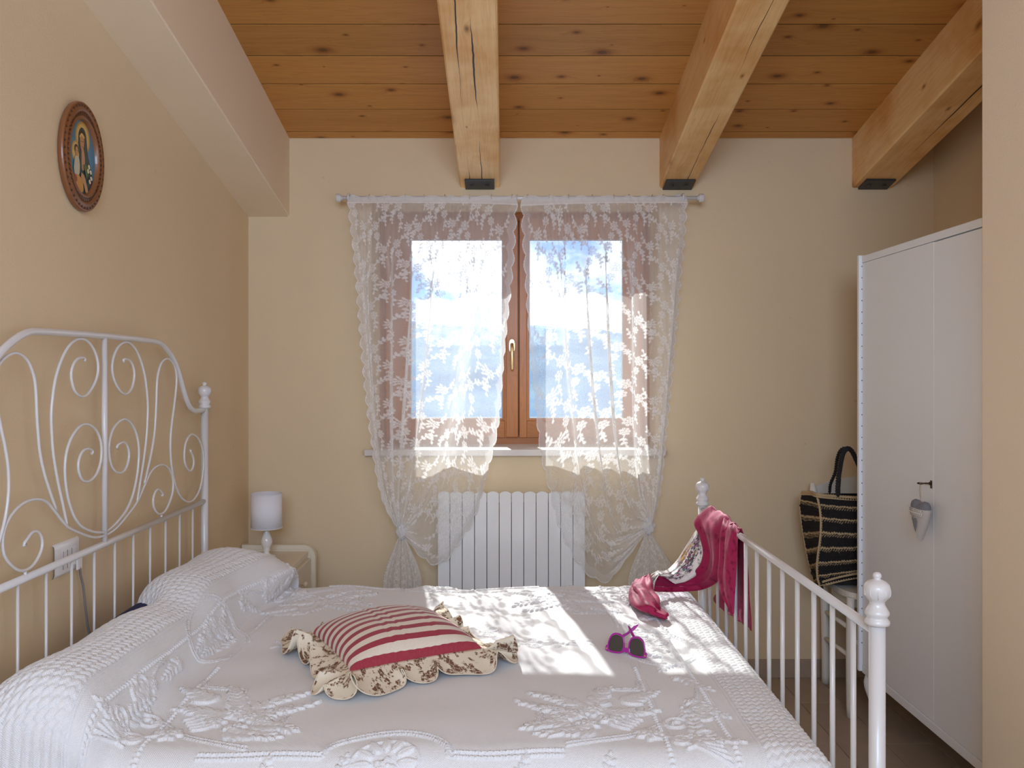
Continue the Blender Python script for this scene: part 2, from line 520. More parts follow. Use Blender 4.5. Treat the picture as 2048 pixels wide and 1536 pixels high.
# plastered boxing that follows the slope along the left wall
def sloped(x0, x1, dz0, dz1, y0, y1, dz0b=None):
    """prism whose lower/upper faces follow the roof slope; dz are heights at the back wall"""
    b_ = MB()
    vs = []
    for y in (y0, y1):
        s_ = SL*(YB-y)
        for x, z in ((x0, dz0), (x1, dz0), (x1, dz1), (x0, dz1)):
            vs.append((x, y, z+s_))
    return b_.add(vs, [(0, 1, 2, 3), (7, 6, 5, 4), (0, 4, 5, 1), (1, 5, 6, 2), (2, 6, 7, 3), (3, 7, 4, 0)])
o = sloped(XL, -1.019, 2.165, ZC+.01, YR, YB).build('trim_1', M['box'])
bm = bmesh.new(); bm.from_mesh(o.data)
ed = [e for e in bm.edges if all(abs(v.co.x+1.019) < 1e-4 for v in e.verts) and abs(e.verts[0].co.y-e.verts[1].co.y) > 1 and e.verts[0].co.z-SL*(YB-e.verts[0].co.y) < 2.3]
bmesh.ops.bevel(bm, geom=ed, offset=.006, segments=3, affect='EDGES'); bm.to_mesh(o.data); bm.free()
struct(o)

# ------------------------------------------------------------------ window
win = struct(empty('window_1', ((OX0+OX1)/2, 4.3, 1.075)))
wl = win.location
def wp(mb, name, m, parent=win, label=None):
    """build in world coordinates under the window"""
    o = mb.build(name, m, parent, label)
    M_ = Matrix.Translation(-wl)
    o.data.transform(M_)
    return o
FY = 4.268
def hv(x0, x1, y0, y1, z0, z1, bev=.003):
    return MB().box(x0, x1, y0, y1, z0, z1, bev=bev)
# fixed frame
for nm, (x0, x1, z0, z1), mm in (('frame_stile', (OX0, OX0+.045, 1.069, OZ1), 'sash'), ('frame_stile', (OX1-.045, OX1, 1.069, OZ1), 'sash'),
                                 ('frame_head', (OX0+.045, OX1-.045, OZ1-.045, OZ1), 'sashx'), ('frame_base', (OX0+.045, OX1-.045, 1.069, 1.118), 'sashx')):
    wp(hv(x0, x1, FY, FY+.07, z0, z1), nm, M[mm])
gm = bpy.data.materials.new('window_glass'); gm.use_nodes = True
t = gm.node_tree; t.nodes.clear()
out = N(t, 'ShaderNodeOutputMaterial'); tr = N(t, 'ShaderNodeBsdfTransparent'); gl = N(t, 'ShaderNodeBsdfGlossy'); ms = N(t, 'ShaderNodeMixShader'); fr = N(t, 'ShaderNodeFresnel')
tr.inputs[0].default_value = (.95, .97, .97, 1); gl.inputs['Roughness'].default_value = .02; fr.inputs[0].default_value = 1.45
L(t, fr.outputs[0], ms.inputs[0]); L(t, tr.outputs[0], ms.inputs[1]); L(t, gl.outputs[0], ms.inputs[2]); L(t, ms.outputs[0], out.inputs[0])
M['glass'] = gm
def sash(x0, x1, gx0, gx1, gz0=1.191, gz1=2.111, z0=1.106, z1=2.208):
    s = wp(hv(x0, gx0, FY-.012, FY+.055, z0, z1), 'sash', M['sash'])
    wp(hv(gx1, x1, FY-.012, FY+.055, z0, z1), 'stile', M['sash'], s)
    wp(hv(gx0, gx1, FY-.0115, FY+.055, z0, gz0), 'bottom_rail', M['sashx'], s)
    wp(hv(gx0, gx1, FY-.0115, FY+.055, gz1, z1), 'top_rail', M['sashx'], s)
    # moulded glazing bead and the pale seal round the glass
    bd = MB(); w = .011
    for (a0, a1, c0, c1) in ((gx0-.002, gx0+w, gz0, gz1), (gx1-w, gx1+.002, gz0, gz1), (gx0+w, gx1-w, gz0-.002, gz0+w), (gx0+w, gx1-w, gz1-w, gz1+.002)):
        bd.box(a0, a1, FY-.004, FY+.012, c0, c1, bev=.002)
    wp(bd, 'glazing_bead', M['sash'], s)
    sl_ = MB(); q = .0045
    a, bb, c0, c1 = gx0+w, gx1-w, gz0+w, gz1-w
    for r_ in ((a, a+q, c0, c1), (bb-q, bb, c0, c1), (a+q, bb-q, c0, c0+q), (a+q, bb-q, c1-q, c1)):
        sl_.box(r_[0], r_[1], FY+.004, FY+.014, r_[2], r_[3])
    wp(sl_, 'glazing_seal', M['seal'], s)
    wp(MB().box(a-.004, bb+.004, FY+.014, FY+.018, c0-.004, c1+.004), 'pane', M['glass'], s)
    return s
w_ = .0085
s1 = sash(-.603, .0615, -.482-w_, -.015+w_)
s2 = sash(.0665, .69, .113-w_, .59+w_)
wp(MB().box(.045, .083, FY+.030, FY+.050, 1.108, 2.206), 'rebate_strip', M['sash'], s1)
wp(hv(.001, .0605, FY-.021, FY-.011, 1.108, 2.206, .004), 'cover_strip', M['sash'], s1)
h = wp(MB().prism([(.0295+.014*math.cos(a)*(1 if abs(math.cos(a)) < .99 else 1), 1.565+.033*math.copysign(abs(math.sin(a))**.6, math.sin(a))) for a in np.linspace(0, 2*PI, 28, endpoint=False)], .009,
                  M=Matrix(((1, 0, 0, 0), (0, 0, 1, FY-.031), (0, 1, 0, 0), (0, 0, 0, 1)))), 'handle', M['brass'], win, 'brass lever handle')
lev = MB().tube([(.0295, FY-.028, 1.572), (.0295, FY-.048, 1.572), (.0297, FY-.064, 1.568), (.030, FY-.072, 1.552), (.0300, FY-.074, 1.52), (.0305, FY-.073, 1.48), (.031, FY-.069, 1.452), (.031, FY-.066, 1.444)],
                [.0085, .0085, .0088, .009, .0088, .0085, .0085, .006], 12)
wp(lev, 'lever', M['brass'], h)
wp(MB().box(OX0-.03, OX1+.027, 3.966, 3.999, 1.042, 1.073, bev=.004).box(OX0+.0005, OX1-.0005, 3.995, FY+.01, 1.056, 1.073), 'sill', M['stone'], win, 'pale marble sill')

# ------------------------------------------------------------------ hillside across the valley
hm = mat('haze_tinted_hill', (.06, .12, .17), .95, spec=.05)  # distance haze is mixed into the blue of the base colour
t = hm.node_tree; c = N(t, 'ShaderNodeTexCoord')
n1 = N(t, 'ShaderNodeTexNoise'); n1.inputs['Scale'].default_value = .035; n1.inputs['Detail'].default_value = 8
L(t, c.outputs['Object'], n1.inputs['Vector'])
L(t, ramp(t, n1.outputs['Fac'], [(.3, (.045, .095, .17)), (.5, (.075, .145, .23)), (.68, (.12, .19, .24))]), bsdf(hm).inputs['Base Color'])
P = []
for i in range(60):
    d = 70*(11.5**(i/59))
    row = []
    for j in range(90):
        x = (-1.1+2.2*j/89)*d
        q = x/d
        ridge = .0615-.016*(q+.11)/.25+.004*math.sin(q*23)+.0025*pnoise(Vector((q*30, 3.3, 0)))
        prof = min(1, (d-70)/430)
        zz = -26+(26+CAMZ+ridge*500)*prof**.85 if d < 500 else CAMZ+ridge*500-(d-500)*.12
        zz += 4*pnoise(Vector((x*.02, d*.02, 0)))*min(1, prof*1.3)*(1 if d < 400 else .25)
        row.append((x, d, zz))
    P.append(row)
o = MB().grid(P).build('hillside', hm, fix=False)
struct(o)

# ================================================================== THE BED
XH, XF = -1.155, .750
HY0, HY1 = 1.637, 3.256               # headboard posts
FY0, FY1 = 1.718, 3.245               # footboard posts
bed = thing('bed', 'white metal double bed with scrolled headboard and barred footboard, filling the room', 'bed', ((XH+XF)/2, 2.47, 0))
bl = bed.location
def bp_(mb, name, m, parent=bed, label=None):
    o = mb.build(name, m, parent, label)
    o.data.transform(Matrix.Translation(-bl))
    return o
FIN = [(.016, 0), (.024, .002), (.0245, .009), (.0205, .0135), (.0195, .017), (.0235, .022), (.0238, .027), (.021, .0315), (.0185, .036), (.0150, .042), (.0152, .048), (.019, .052),
       (.0235, .059), (.0258, .067), (.0258, .074), (.0238, .082), (.0175, .0885), (.0095, .0915), (.0062, .0935), (.0080, .0965), (.0088, .0995), (.0078, .103), (.0045, .1062), (0, .107)]
for x, ys, zt, rr, sc in ((XH, (HY0, HY1), 1.297, .0135, .95), (XF, (FY0, FY1), .927, .016, 1.0)):
    for y in ys:
        p = bp_(MB().lathe([(rr, .0), (rr, zt)], (x, y, 0), 20), 'post', M['white_metal'])
        f = bp_(MB().lathe([(r*sc, z*sc) for r, z in FIN], (x, y, zt), 24), 'finial', M['white_metal'], p)
        # moulded lobes round the ball
        if x == XF:
            lob = MB()
            for k in range(10):
                a = 2*PI*k/10
                pts = [(x+.0253*math.cos(a)*q, y+.0253*math.sin(a)*q, zt+z) for q, z in ((.83, .055), (.98, .062), (1.0, .070), (.97, .078))]
                lob.tube(pts, [.0006, .0014, .0016, .0004], 6)
            bp_(lob, 'finial_lobes', M['white_metal'], p)
# footboard
bp_(MB().tube([(XF, FY0, .912), (XF, FY1, .912)], .0105, 14), 'foot_rail', M['white_metal'])
bp_(MB().tube([(XF, FY0, .30), (XF, FY1, .30)], .0105, 14), 'foot_rail', M['white_metal'])
src = None
for k in range(12):
    y = FY0+(FY1-FY0)*(k+1)/13
    if src is None:
        src = MB().tube([(0, 0, .30), (0, 0, .912)], .0062, 10).build('baluster', M['white_metal'], bed); o = src
    else:
        o = src.copy(); COL.objects.link(o)
    o.location = (XF-bl.x, y-bl.y, 0)
# headboard
HC = (HY0+HY1)/2
ZLR = at_x(413, 1000, XH).z            # lower rail
bp_(MB().tube([(XH, HY0, ZLR), (XH, HY1, ZLR)], .0095, 14), 'headboard_rail', M['white_metal'])
src = None
for k in range(12):
    y = HC+(k-5.5)*.1246
    if src is None:
        src = MB().tube([(0, 0, .35), (0, 0, ZLR)], .0038, 8).build('baluster', M['white_metal'], bed, None); o = src
    else:
        o = src.copy(); COL.objects.link(o)
    o.location = (XH-bl.x, y-bl.y, 0)
def zA(x, y): return (190+x/6.983, 640+y/6.983)
def zB(x, y): return (190+x/5.908, 840+y/5.908)
A_ = [zA(*p) for p in ((395, 590), (385, 560), (405, 545), (440, 548), (480, 570), (520, 640), (540, 740), (530, 860), (495, 970), (425, 1032), (355, 1005), (285, 900), (240, 780), (228, 650), (248, 520), (300, 400), (365, 330), (425, 312), (490, 335), (570, 430), (640, 600), (690, 800), (715, 1000), (728, 1200))] + \
     [zB(*p) for p in ((612, 0), (600, 200), (570, 450), (530, 700), (490, 962))]
B_ = [zB(*p) for p in ((575, 752), (620, 560), (665, 350), (695, 150), (706, 0))] + \
     [zA(*p) for p in ((845, 1200), (855, 900), (870, 760), (910, 620), (955, 558), (1005, 540), (1060, 580), (1110, 670), (1130, 790), (1125, 950), (1090, 1250))] + \
     [zB(*p) for p in ((905, 0), (886, 200), (885, 400), (905, 600), (945, 780), (1000, 900), (1060, 958), (1110, 968), (1170, 930), (1230, 820), (1265, 650), (1278, 480), (1262, 340), (1215, 225), (1150, 170), (1100, 195), (1060, 290), (1048, 430), (1065, 540), (1110, 603), (1145, 575), (1160, 500), (1148, 420), (1128, 385), (1118, 350))]
C_ = [zB(*p) for p in ((118, 1322), (200, 1258), (280, 1175), (370, 1050), (440, 880), (490, 650), (510, 420), (500, 250), (465, 120), (405, 25), (340, -10), (270, 25), (205, 110), (165, 230), (155, 360), (170, 490), (215, 590), (283, 626), (345, 590), (385, 490), (393, 380), (365, 290), (325, 262), (275, 283), (248, 318), (262, 336))]
D_ = [zB(*p) for p in ((118, 1362), (200, 1312), (270, 1250), (370, 1130), (490, 965), (585, 755), (645, 625), (710, 555), (775, 530), (830, 545), (885, 605), (915, 720), (908, 860), (870, 980), (820, 1075), (765, 1112), (715, 1085), (682, 1010), (682, 920), (710, 840), (745, 820), (775, 850), (800, 880), (785, 893))]
R_ = [zA(*p) for p in ((130, 222), (500, 258), (840, 300), (925, 335), (1000, 410), (1080, 525), (1140, 655), (1190, 820), (1240, 1000), (1290, 1150), (1340, 1235), (1400, 1268), (1520, 1258))]
def hb_curve(pix, n):
    W = [at_x(x, y, XH) for x, y in pix]
    return spline([(p.y, p.z) for p in W], n)
CB = at_x(209, 672, XH).y              # centre bar
for pix, n in ((A_, 110), (B_, 150), (C_, 110), (D_, 100)):
    yz = hb_curve(pix, n)
    for s_ in (1, -1):
        pts = [(XH+.002, CB+s_*(y-CB), z) for y, z in yz]
        bp_(MB().tube(pts, .0038, 8), 'scroll', M['white_metal'])
yz = hb_curve(R_, 60)
yz[0][0] = CB
zt = yz[0][1]
far = [(XH, y, z) for y, z in yz]
near = [(XH, 2*CB-y, z) for y, z in yz[1:]]
far[-1] = (XH, HY1, far[-1][2]); near[-1] = (XH, HY0, near[-1][2])
bp_(MB().tube(near[::-1]+far, .0092, 14), 'headboard_arch', M['white_metal'])
bp_(MB().tube([(XH, CB, ZLR+.006), (XH, CB, zt)], .0082, 12), 'headboard_bar', M['white_metal'])
# small studs where scrolls are welded to the rail
yd = hb_curve(D_, 100)
lowz = yd[np.argmin(yd[55:, 1])+55]
for s_ in (1, -1):
    bp_(MB().tube([(XH, CB+s_*(lowz[0]-CB), ZLR), (XH, CB+s_*(lowz[0]-CB), lowz[1])], .004, 8), 'stud', M['white_metal'])
# side rails and mattress under the cover
for y in (1.82, 3.14):
    bp_(MB().box(XH+.01, XF-.01, y-.01, y+.01, .30, .36, bev=.003), 'side_rail', M['white_metal'])
MZ = .618
bp_(MB().box(-1.125, .672, 1.84, 3.155, .36, MZ, bev=.03), 'mattress', mat('mattress_ticking', (.7, .68, .66), .9), bed)

# ------------------------------------------------------------------ crochet-look bedspread: one dense cloth with real relief
Z0 = .633
prof = [(-1.137, .50), (-1.135, .62), (-1.128, .70), (-1.108, .750), (-1.07, .778), (-1.02, .789), (-.97, .785), (-.925, .768), (-.892, .738), (-.868, .700), (-.852, .665), (-.838, .642), (-.815, .634), (-.78, .633),
        (-.60, .634), (-.30, .636), (0, .636), (.30, .635), (.52, .634), (.60, .633), (.645, .629), (.675, .617), (.695, .592), (.705, .555), (.71, .50), (.714, .36)]
pr = spline(prof, 3000)
arc = np.r_[0, np.cumsum(np.linalg.norm(np.diff(pr, axis=0), axis=1))]
arc -= np.interp(-.2, pr[:, 0], arc); arc += -.2
def at_arc(u): return np.interp(u, arc, pr[:, 0]), np.interp(u, arc, pr[:, 1])
NEARF, FARF, RN, RF = 1.835, 3.155, .085, .045
def vmap(v):
    """cloth coordinate across the bed -> (Y, drop)"""
    y = np.array(v, float); d = np.zeros_like(y)
    q = v < NEARF
    s = NEARF-v[q]; a = np.minimum(s/RN, PI/2)
    y[q] = NEARF-RN*np.sin(a); d[q] = RN*(1-np.cos(a))+np.maximum(0, s-RN*PI/2)
    q = v > FARF
    s = v[q]-FARF; a = np.minimum(s/RF, PI/2)
    y[q] = FARF+RF*np.sin(a); d[q] = RF*(1-np.cos(a))+np.maximum(0, s-RF*PI/2)
    return y, d
U = np.concatenate([np.arange(arc[0], -1.30, .006), np.arange(-1.30, .70, .0026), np.arange(.70, arc[-1], .01)])
V = np.concatenate([np.arange(NEARF-.36, NEARF-.11, .01), np.arange(NEARF-.11, 2.4, .0023), np.arange(2.4, 3.2, .0030), np.arange(3.2, 3.48, .012)])
H = np.zeros((len(U), len(V)))
rng = np.random.RandomState(5)
class Stamp:
    def __init__(s, U, V, H): s.U, s.V, s.H = U, V, H
    def win(s, u, v, r):
        i0, i1 = np.searchsorted(s.U, (u-r, u+r)); j0, j1 = np.searchsorted(s.V, (v-r, v+r))
        if i1 <= i0 or j1 <= j0: return None
        return slice(i0, i1), slice(j0, j1), s.U[i0:i1, None]-u, s.V[None, j0:j1]-v
    def leaf(s, u, v, ang, l, w, h, rib=.3):
        W = s.win(u+math.cos(ang)*l/2, v+math.sin(ang)*l/2, l/2+w)
        if W is None: return
        a, b, du, dv = W
        du = du+math.cos(ang)*l/2; dv = dv+math.sin(ang)*l/2
        x = (du*math.cos(ang)+dv*math.sin(ang))/l; y = -du*math.sin(ang)+dv*math.cos(ang)
        hw = w*np.sin(PI*np.clip(x, 0, 1)**.8)**.8+1e-6
        q = np.where((x > 0) & (x < 1), 1-(y/hw)**2, -1)
        val = h*np.sqrt(np.maximum(q, 0))*(1-rib*np.exp(-(y/(.22*w))**2))
        s.H[a, b] = np.maximum(s.H[a, b], val)
    def dot(s, u, v, r, h):
        W = s.win(u, v, r*1.05)
        if W is None: return
        a, b, du, dv = W
        val = h*np.sqrt(np.maximum(0, 1-(du*du+dv*dv)/r**2))
        s.H[a, b] = np.maximum(s.H[a, b], val)
    def cord(s, pts, r, h, step=None):
        p = spline(pts, max(8, int(sum(math.dist(a, b) for a, b in zip(pts, pts[1:]))/(step or r*.5))))
        for u, v in p: s.dot(u, v, r, h)
    def rope(s, pts, r, h):
        n = max(6, int(sum(math.dist(a, b) for a, b in zip(pts, pts[1:]))/(r*1.5)))
        p = spline(pts, n)
        for i in range(n-1):
            a = math.atan2(p[i+1][1]-p[i][1], p[i+1][0]-p[i][0])+.9
            l = r*2.6
            s.leaf(p[i][0]-math.cos(a)*l/2, p[i][1]-math.sin(a)*l/2, a, l, r*.75, h, 0)
    def flower(s, u, v, r, h, n=6, ph=0):
        for k in range(n):
            a = ph+2*PI*k/n
            s.leaf(u+math.cos(a)*r*.22, v+math.sin(a)*r*.22, a, r*.85, r*.33, h)
        for k in range(n):
            a = ph+2*PI*(k+.5)/n
            s.leaf(u+math.cos(a)*r*.12, v+math.sin(a)*r*.12, a, r*.5, r*.2, h*1.25, .1)
        s.dot(u, v, r*.16, h*1.4)
    def spray(s, u, v, ang, l, curl=.5, n=7, lw=.0075, ll=.036, h=.0042):
        pts = []; a = ang; x, y = u, v
        for k in range(n+1):
            pts.append((x, y)); x += math.cos(a)*l/n; y += math.sin(a)*l/n; a += curl/n
        s.cord(pts, .0028, h*.6)
        a = ang
        for k in range(n+1):
            sc = 1-.45*k/n
            for sg in (1, -1):
                if k == n and sg == -1: continue
                da = sg*(.75-.25*k/n) if k < n else 0
                s.leaf(pts[k][0], pts[k][1], a+da+rng.uniform(-.15, .15), ll*sc*rng.uniform(.85, 1.15), lw*sc, h*rng.uniform(.8, 1.1))
            a += curl/n
    def scroll(s, u, v, ang, r, turn=1, h=.003, turns=1.6, rw=.0032):
        pts = []
        for k in range(int(26*turns)):
            q = k/(26*turns)
            rr = r*(1-.8*q)
            a = ang+turn*2*PI*turns*q
            pts.append((u+math.cos(a)*rr, v+math.sin(a)*rr))
        s.cord(pts, rw, h)
st = Stamp(U, V, H)
XC, YC = -.215, 2.48
SEAM = .76                              # half width to the basket weave
def both(fn):
    for sx in (1, -1):
        fn(sx)
# long lines parallel to head and foot: ladders, double ribs, seam
def vline(x, r, h, y0=1.5, y1=3.45):
    st.cord([(x, y) for y in np.linspace(y0, y1, 12)], r, h)
UU, VV = U[:, None], V[None, :]
def rib(x, w, h, mask=1.0):
    np.maximum(H, h*np.exp(-((UU-x)/w)**2)*mask+0*VV, out=H)
for sx in (1, -1):
    rib(XC+sx*SEAM, .0028, .0028); rib(XC+sx*(SEAM-.007), .0022, .0018)
    for dx in (.705, .565):
        for v in np.arange(1.60, 3.34, .0135):
            if dx == .565 and abs(v-YC) < .165: continue
            st.leaf(XC+sx*dx-.0055, v, 0, .011, .0042, .0030, 0)
        rib(XC+sx*(dx-.011), .0018, .0013); rib(XC+sx*(dx+.011), .0018, .0013)
# ropes parallel to the long sides, with a domed medallion at their middle
for sy in (1, -1):
    yr = YC-sy*.675
    for off in (0, .013):
        yo = yr-sy*off
        dome = [(XC-.04+.135*math.cos(a)*(1-off), yo-sy*0+sy*(.075*math.sin(a))*(1)) for a in np.linspace(0, PI, 15)]
        st.rope([(.12, yo), (0, yo), (XC+.10, yo)], .0042, .0032)
        st.rope(dome, .0042, .0032)
        st.rope([(XC-.18, yo), (-.52, yo), (-.66, yo)], .0042, .0032)
    cx, cy = XC-.04, yr-sy*.03
    for k in range(7):
        a = k/6*PI
        st.leaf(cx+.028*math.cos(a), cy+sy*.028*math.sin(a), math.atan2(sy*math.sin(a), math.cos(a)), .046, .0105, .0045)
    st.cord([(cx+.072*math.cos(a), cy+sy*.06*math.sin(a)) for a in np.linspace(-.6, PI+.6, 22)], .004, .003)
    st.flower(cx, cy-sy*.01, .026, .0045, 5)
    # sprays along the hem beyond the rope
    for x0 in (-.52, -.36, .02, .2):
        st.spray(x0, yr-sy*.075, sy*PI/2*.7, .07, .4, 4, ll=.028)
# corners: stepped frame, large bouquets and acanthus scrolls
for sx in (1, -1):
    for sy in (1, -1):
        def c(du, dv): return (XC+sx*du, YC-sy*dv)
        for off in (0, .012):
            st.rope([c(.565-off, .27), c(.563-off, .30), c(.56-off, .33-off)], .0036, .0028)
            st.rope([c(.558-off, .333-off), c(.50, .337-off), c(.455-off, .343-off)], .0036, .0028)
            st.rope([c(.452-off, .345-off), c(.445-off, .40), c(.435-off, .43)], .0036, .0028)
            st.rope([c(.70-off, .30), c(.69, .36), c(.67, .42), c(.64-off, .48), c(.585-off, .525)], .0036, .0028)
            st.rope([c(.57, .535-off), c(.50, .60-off), c(.42, .635-off), c(.34, .665-off)], .0036, .0028)
            st.rope([c(.30-off, .50), c(.305-off, .54), c(.33-off, .545)], .0036, .0028)
        f = lambda x: (0 if sx > 0 else PI)+sx*(-sy)*x if True else 0
        def ang(a):
            return math.atan2(-sy*math.sin(a), sx*math.cos(a))
        def spray(du, dv, a, l, curl=.4, **k):
            p = c(du, dv)
            st.spray(p[0], p[1], ang(a), l, curl*(-sx*sy), **k)
        # dv grows outwards (towards the hem), so a = -pi/2 points to the middle of the bed
        for args in ((.40, .50, PI+.25, .17, .5), (.40, .47, -PI*.72, .15, -.4), (.43, .45, -PI/2+.15, .13, .5), (.44, .50, -.55, .13, .5), (.36, .55, PI-.15, .10, -.3), (.50, .42, -.85, .11, .4), (.41, .58, PI*.86, .12, .4)):
            spray(*args, n=7, ll=.044, lw=.0105, h=.0052)
        for du, dv, r in ((.38, .50, .030), (.425, .475, .034), (.345, .525, .026), (.455, .52, .028), (.40, .555, .028), (.31, .47, .022)):
            p = c(du, dv); st.flower(p[0], p[1], r, .0055, 6, rng.uniform(0, 1))
        for k in range(5):
            p = c(.50+.008*k, .515-.006*k)
            r = .052-.008*k
            st.cord([(p[0]+sx*r*math.cos(a), p[1]-sy*r*math.sin(a)) for a in np.linspace(PI*.55, PI*1.65, 12)], .0046, .0042)
        p = c(.535, .595); st.flower(p[0], p[1], .034, .0055, 7)
        for k, (du, dv, tr) in enumerate(((.605, .53, 1), (.66, .60, -1), (.60, .63, 1), (.685, .47, -1))):
            p = c(du, dv); st.scroll(p[0], p[1], ang(.7*k), .034, tr*sx*sy, .0042, 1.5, .0042)
        for args in ((.64, .58, -PI/2+.2, .13, -.5), (.62, .64, -.2, .10, .6), (.68, .52, -PI/2-.2, .09, .4)):
            spray(*args, n=6, ll=.032, lw=.0085, h=.0046)
        for k in range(9):
            q = k/8
            p = c(.60+.05*q, .645-.02*q)
            st.cord([c(.56, .60), c(.60+.02*q, .63+.05*(q-.5)), c(.66+.03*q, .63+.13*(q-.4))], .003, .0032)
# side medallions with sprays, towards foot and head
for sx in (1, -1):
    mx_ = XC+sx*.655
    for off in (0, .011):
        st.rope([(mx_+(.112-off)*math.cos(a), YC+(.16-off)*math.sin(a)) for a in np.linspace(.35, 2*PI-.35, 40)] if sx < 0 else
                [(mx_-(.112-off)*math.cos(a), YC+(.16-off)*math.sin(a)) for a in np.linspace(.35, 2*PI-.35, 40)], .0034, .0026)
    for k, (dy, a) in enumerate(((.13, 1.75), (.07, 1.5), (.0, 1.3), (-.03, 1.75), (-.07, -1.5), (-.13, -1.8), (0, -1.4), (.03, -1.75))):
        st.spray(mx_+sx*rng.uniform(-.03, .03), YC+dy*.7, a*sx, .11, .4*sx*(-1)**k, 6, ll=.036, lw=.0085, h=.0045)
    for k in range(4):
        st.flower(mx_+rng.uniform(-.03, .03), YC+(k-1.5)*.05, .024, .005, 6)
    for yy in (2.06, 2.22, 2.76, 2.92):
        st.spray(mx_+.02*sx, yy, 1.2 if yy > YC else -1.2, .10, .5*sx, 5, ll=.032, lw=.008, h=.0043)
        st.flower(mx_+.01*sx, yy, .02, .0045, 5)
# scrollwork in the middle
for sx in (1, -1):
    for sy in (1, -1):
        def c2(du, dv): return (XC+sx*du, YC+.03+sy*dv)
        for du, dv, r, tr, a in ((.09, .10, .045, 1, 0), (.16, .06, .032, -1, 2), (.23, .035, .026, 1, 1), (.30, .028, .022, -1, 3), (.36, .022, .018, 1, 1.5), (.17, .125, .028, 1, 2.5), (.06, .165, .03, -1, 4)):
            p = c2(du, dv); st.scroll(p[0], p[1], a, r, tr*sx*sy, .0026, 1.4, .0026)
        st.cord([c2(.40, .0), c2(.30, .012), c2(.20, .03), c2(.12, .06), c2(.08, .12)], .0026, .0024)
        for k in range(4):
            p = c2(.30+.05*k, .012); st.leaf(p[0], p[1], math.atan2(sy*.6, sx), .03, .006, .003)
    st.flower(XC+sx*.40, YC+.03, .02, .004)
# basket weave outside the seams (diagonal cords, over and under)
CA, CB_ = .0350, .0125                   # pitch of the fat cords along and across
a_ = (UU*.62+VV*.78); b_ = (UU*.78-VV*.62)
ib = np.floor(b_/CB_)
sa = a_/CA+.5*(ib % 2)
ia = np.floor(sa)
fa = sa-ia-.5; fb = b_/CB_-ib-.5
bar = np.sqrt(np.maximum(0, 1-(fb/.50)**2))*np.sqrt(np.maximum(0, 1-(fa/.41)**4))
bar = bar*(1+.10*np.sin(2*PI*(fa*CA+fb*CB_)/.0042))
thin = (.34+.26*np.cos(2*PI*fa*6))*np.sqrt(np.maximum(0, 1-((np.abs(fa)-.5)/.30)**2))
W = np.maximum(bar, thin)
out_ = np.abs(UU-XC) > SEAM+.004
H = np.where(out_, .0030*W, H)
st.H = H
# scattered embroidery fold on the weave behind the pillows is left plain
# base surface
y_, d_ = vmap(V)
bx, bz = at_arc(U)
bulge = sstep(2.75, 3.12, y_)[None, :]
front = (np.exp(-((bx+.85)/.075)**2))[:, None]
Xs = bx[:, None]+.10*bulge*front*np.clip((bz[:, None]-Z0)/.10+.25, 0, 1)
dip = (.5+.5*np.tanh((y_-2.50)/.05))[None, :]
back = sstep(-.98, -1.12, bx)[:, None]
backdip = np.exp(-((y_-2.47)/.075)**2)[None, :]
Zs = bz[:, None]+0*y_[None, :]
hump = np.clip((Zs-Z0)/.15, 0, 1)
lump = (.010*np.sin(y_*7.3+.4)+.006*np.sin(y_*17+1))[None, :]
Zs = Zs+hump*lump+hump*.012*dip-back*hump*(.024*(1-dip)+.035*backdip)
Xs = Xs+back*.05*backdip
dd = d_[None, :]*np.ones_like(Zs)
# the pillow end falls in a rounder curve at the far side
endr = np.clip((y_-2.98)/.22, 0, 1)[None, :]
Zs = Zs-hump*endr**3*.035-dd
endn = np.clip((1.98-y_)/.30, 0, 1)[None, :]
Zs = Zs-hump*endn**2*.035
Ys = y_[None, :]+0*bx[:, None]
# soft creases and sag of the cloth
wr = np.zeros_like(Zs)
for k in range(16):
    a = rng.uniform(-.5, .5)+(PI/2 if k % 3 == 0 else 0); fq = rng.uniform(6, 26)
    wr += .0022/(1+fq*.05)*np.sin(fq*(UU*math.cos(a)+VV*math.sin(a))+rng.uniform(0, 6))
wr += .004*np.exp(-((UU-.585+.03*np.sin(VV*5))/.014)**2)*sstep(2.3, 1.9, VV)*np.sin(VV*21)
Zs = Zs+wr*sstep(.72, .55, UU)
# normals, then relief along them
P = np.stack([Xs, Ys, Zs], -1)
du = np.gradient(P, U, axis=0); dv = np.gradient(P, V, axis=1)
nn = np.cross(du, dv); nn /= np.linalg.norm(nn, axis=2, keepdims=True)+1e-9
nn *= np.sign(nn[len(U)//2, len(V)//2, 2])
P = P+nn*(1.55*st.H)[..., None]
sm_ = mat('white_cotton', (.80, .805, .82), .92, spec=.15, sheen=.15)
t = sm_.node_tree; b = bsdf(sm_)
uvn = N(t, 'ShaderNodeUVMap'); uvn.uv_map = 'UVMap'
sp = N(t, 'ShaderNodeSeparateXYZ'); L(t, uvn.outputs[0], sp.inputs[0])
wa = mth(t, 'SINE', mth(t, 'MULTIPLY', sp.outputs[0], 2*PI/.0046)); wb = mth(t, 'SINE', mth(t, 'MULTIPLY', sp.outputs[1], 2*PI/.0046))
nz = N(t, 'ShaderNodeTexNoise'); nz.inputs['Scale'].default_value = 420; L(t, uvn.outputs[0], nz.inputs['Vector'])
hh = mth(t, 'ADD', mth(t, 'MULTIPLY', mth(t, 'MULTIPLY', wa, wb), .55), nz.outputs['Fac'])
bpn = N(t, 'ShaderNodeBump'); bpn.inputs['Strength'].default_value = .55; bpn.inputs['Distance'].default_value = .0014
L(t, hh, bpn.inputs['Height']); L(t, bpn.outputs[0], b.inputs['Normal'])
uv = np.stack([UU+0*VV, VV+0*UU], -1)
spread = np_mesh('bedspread', P, sm_, None, uv)
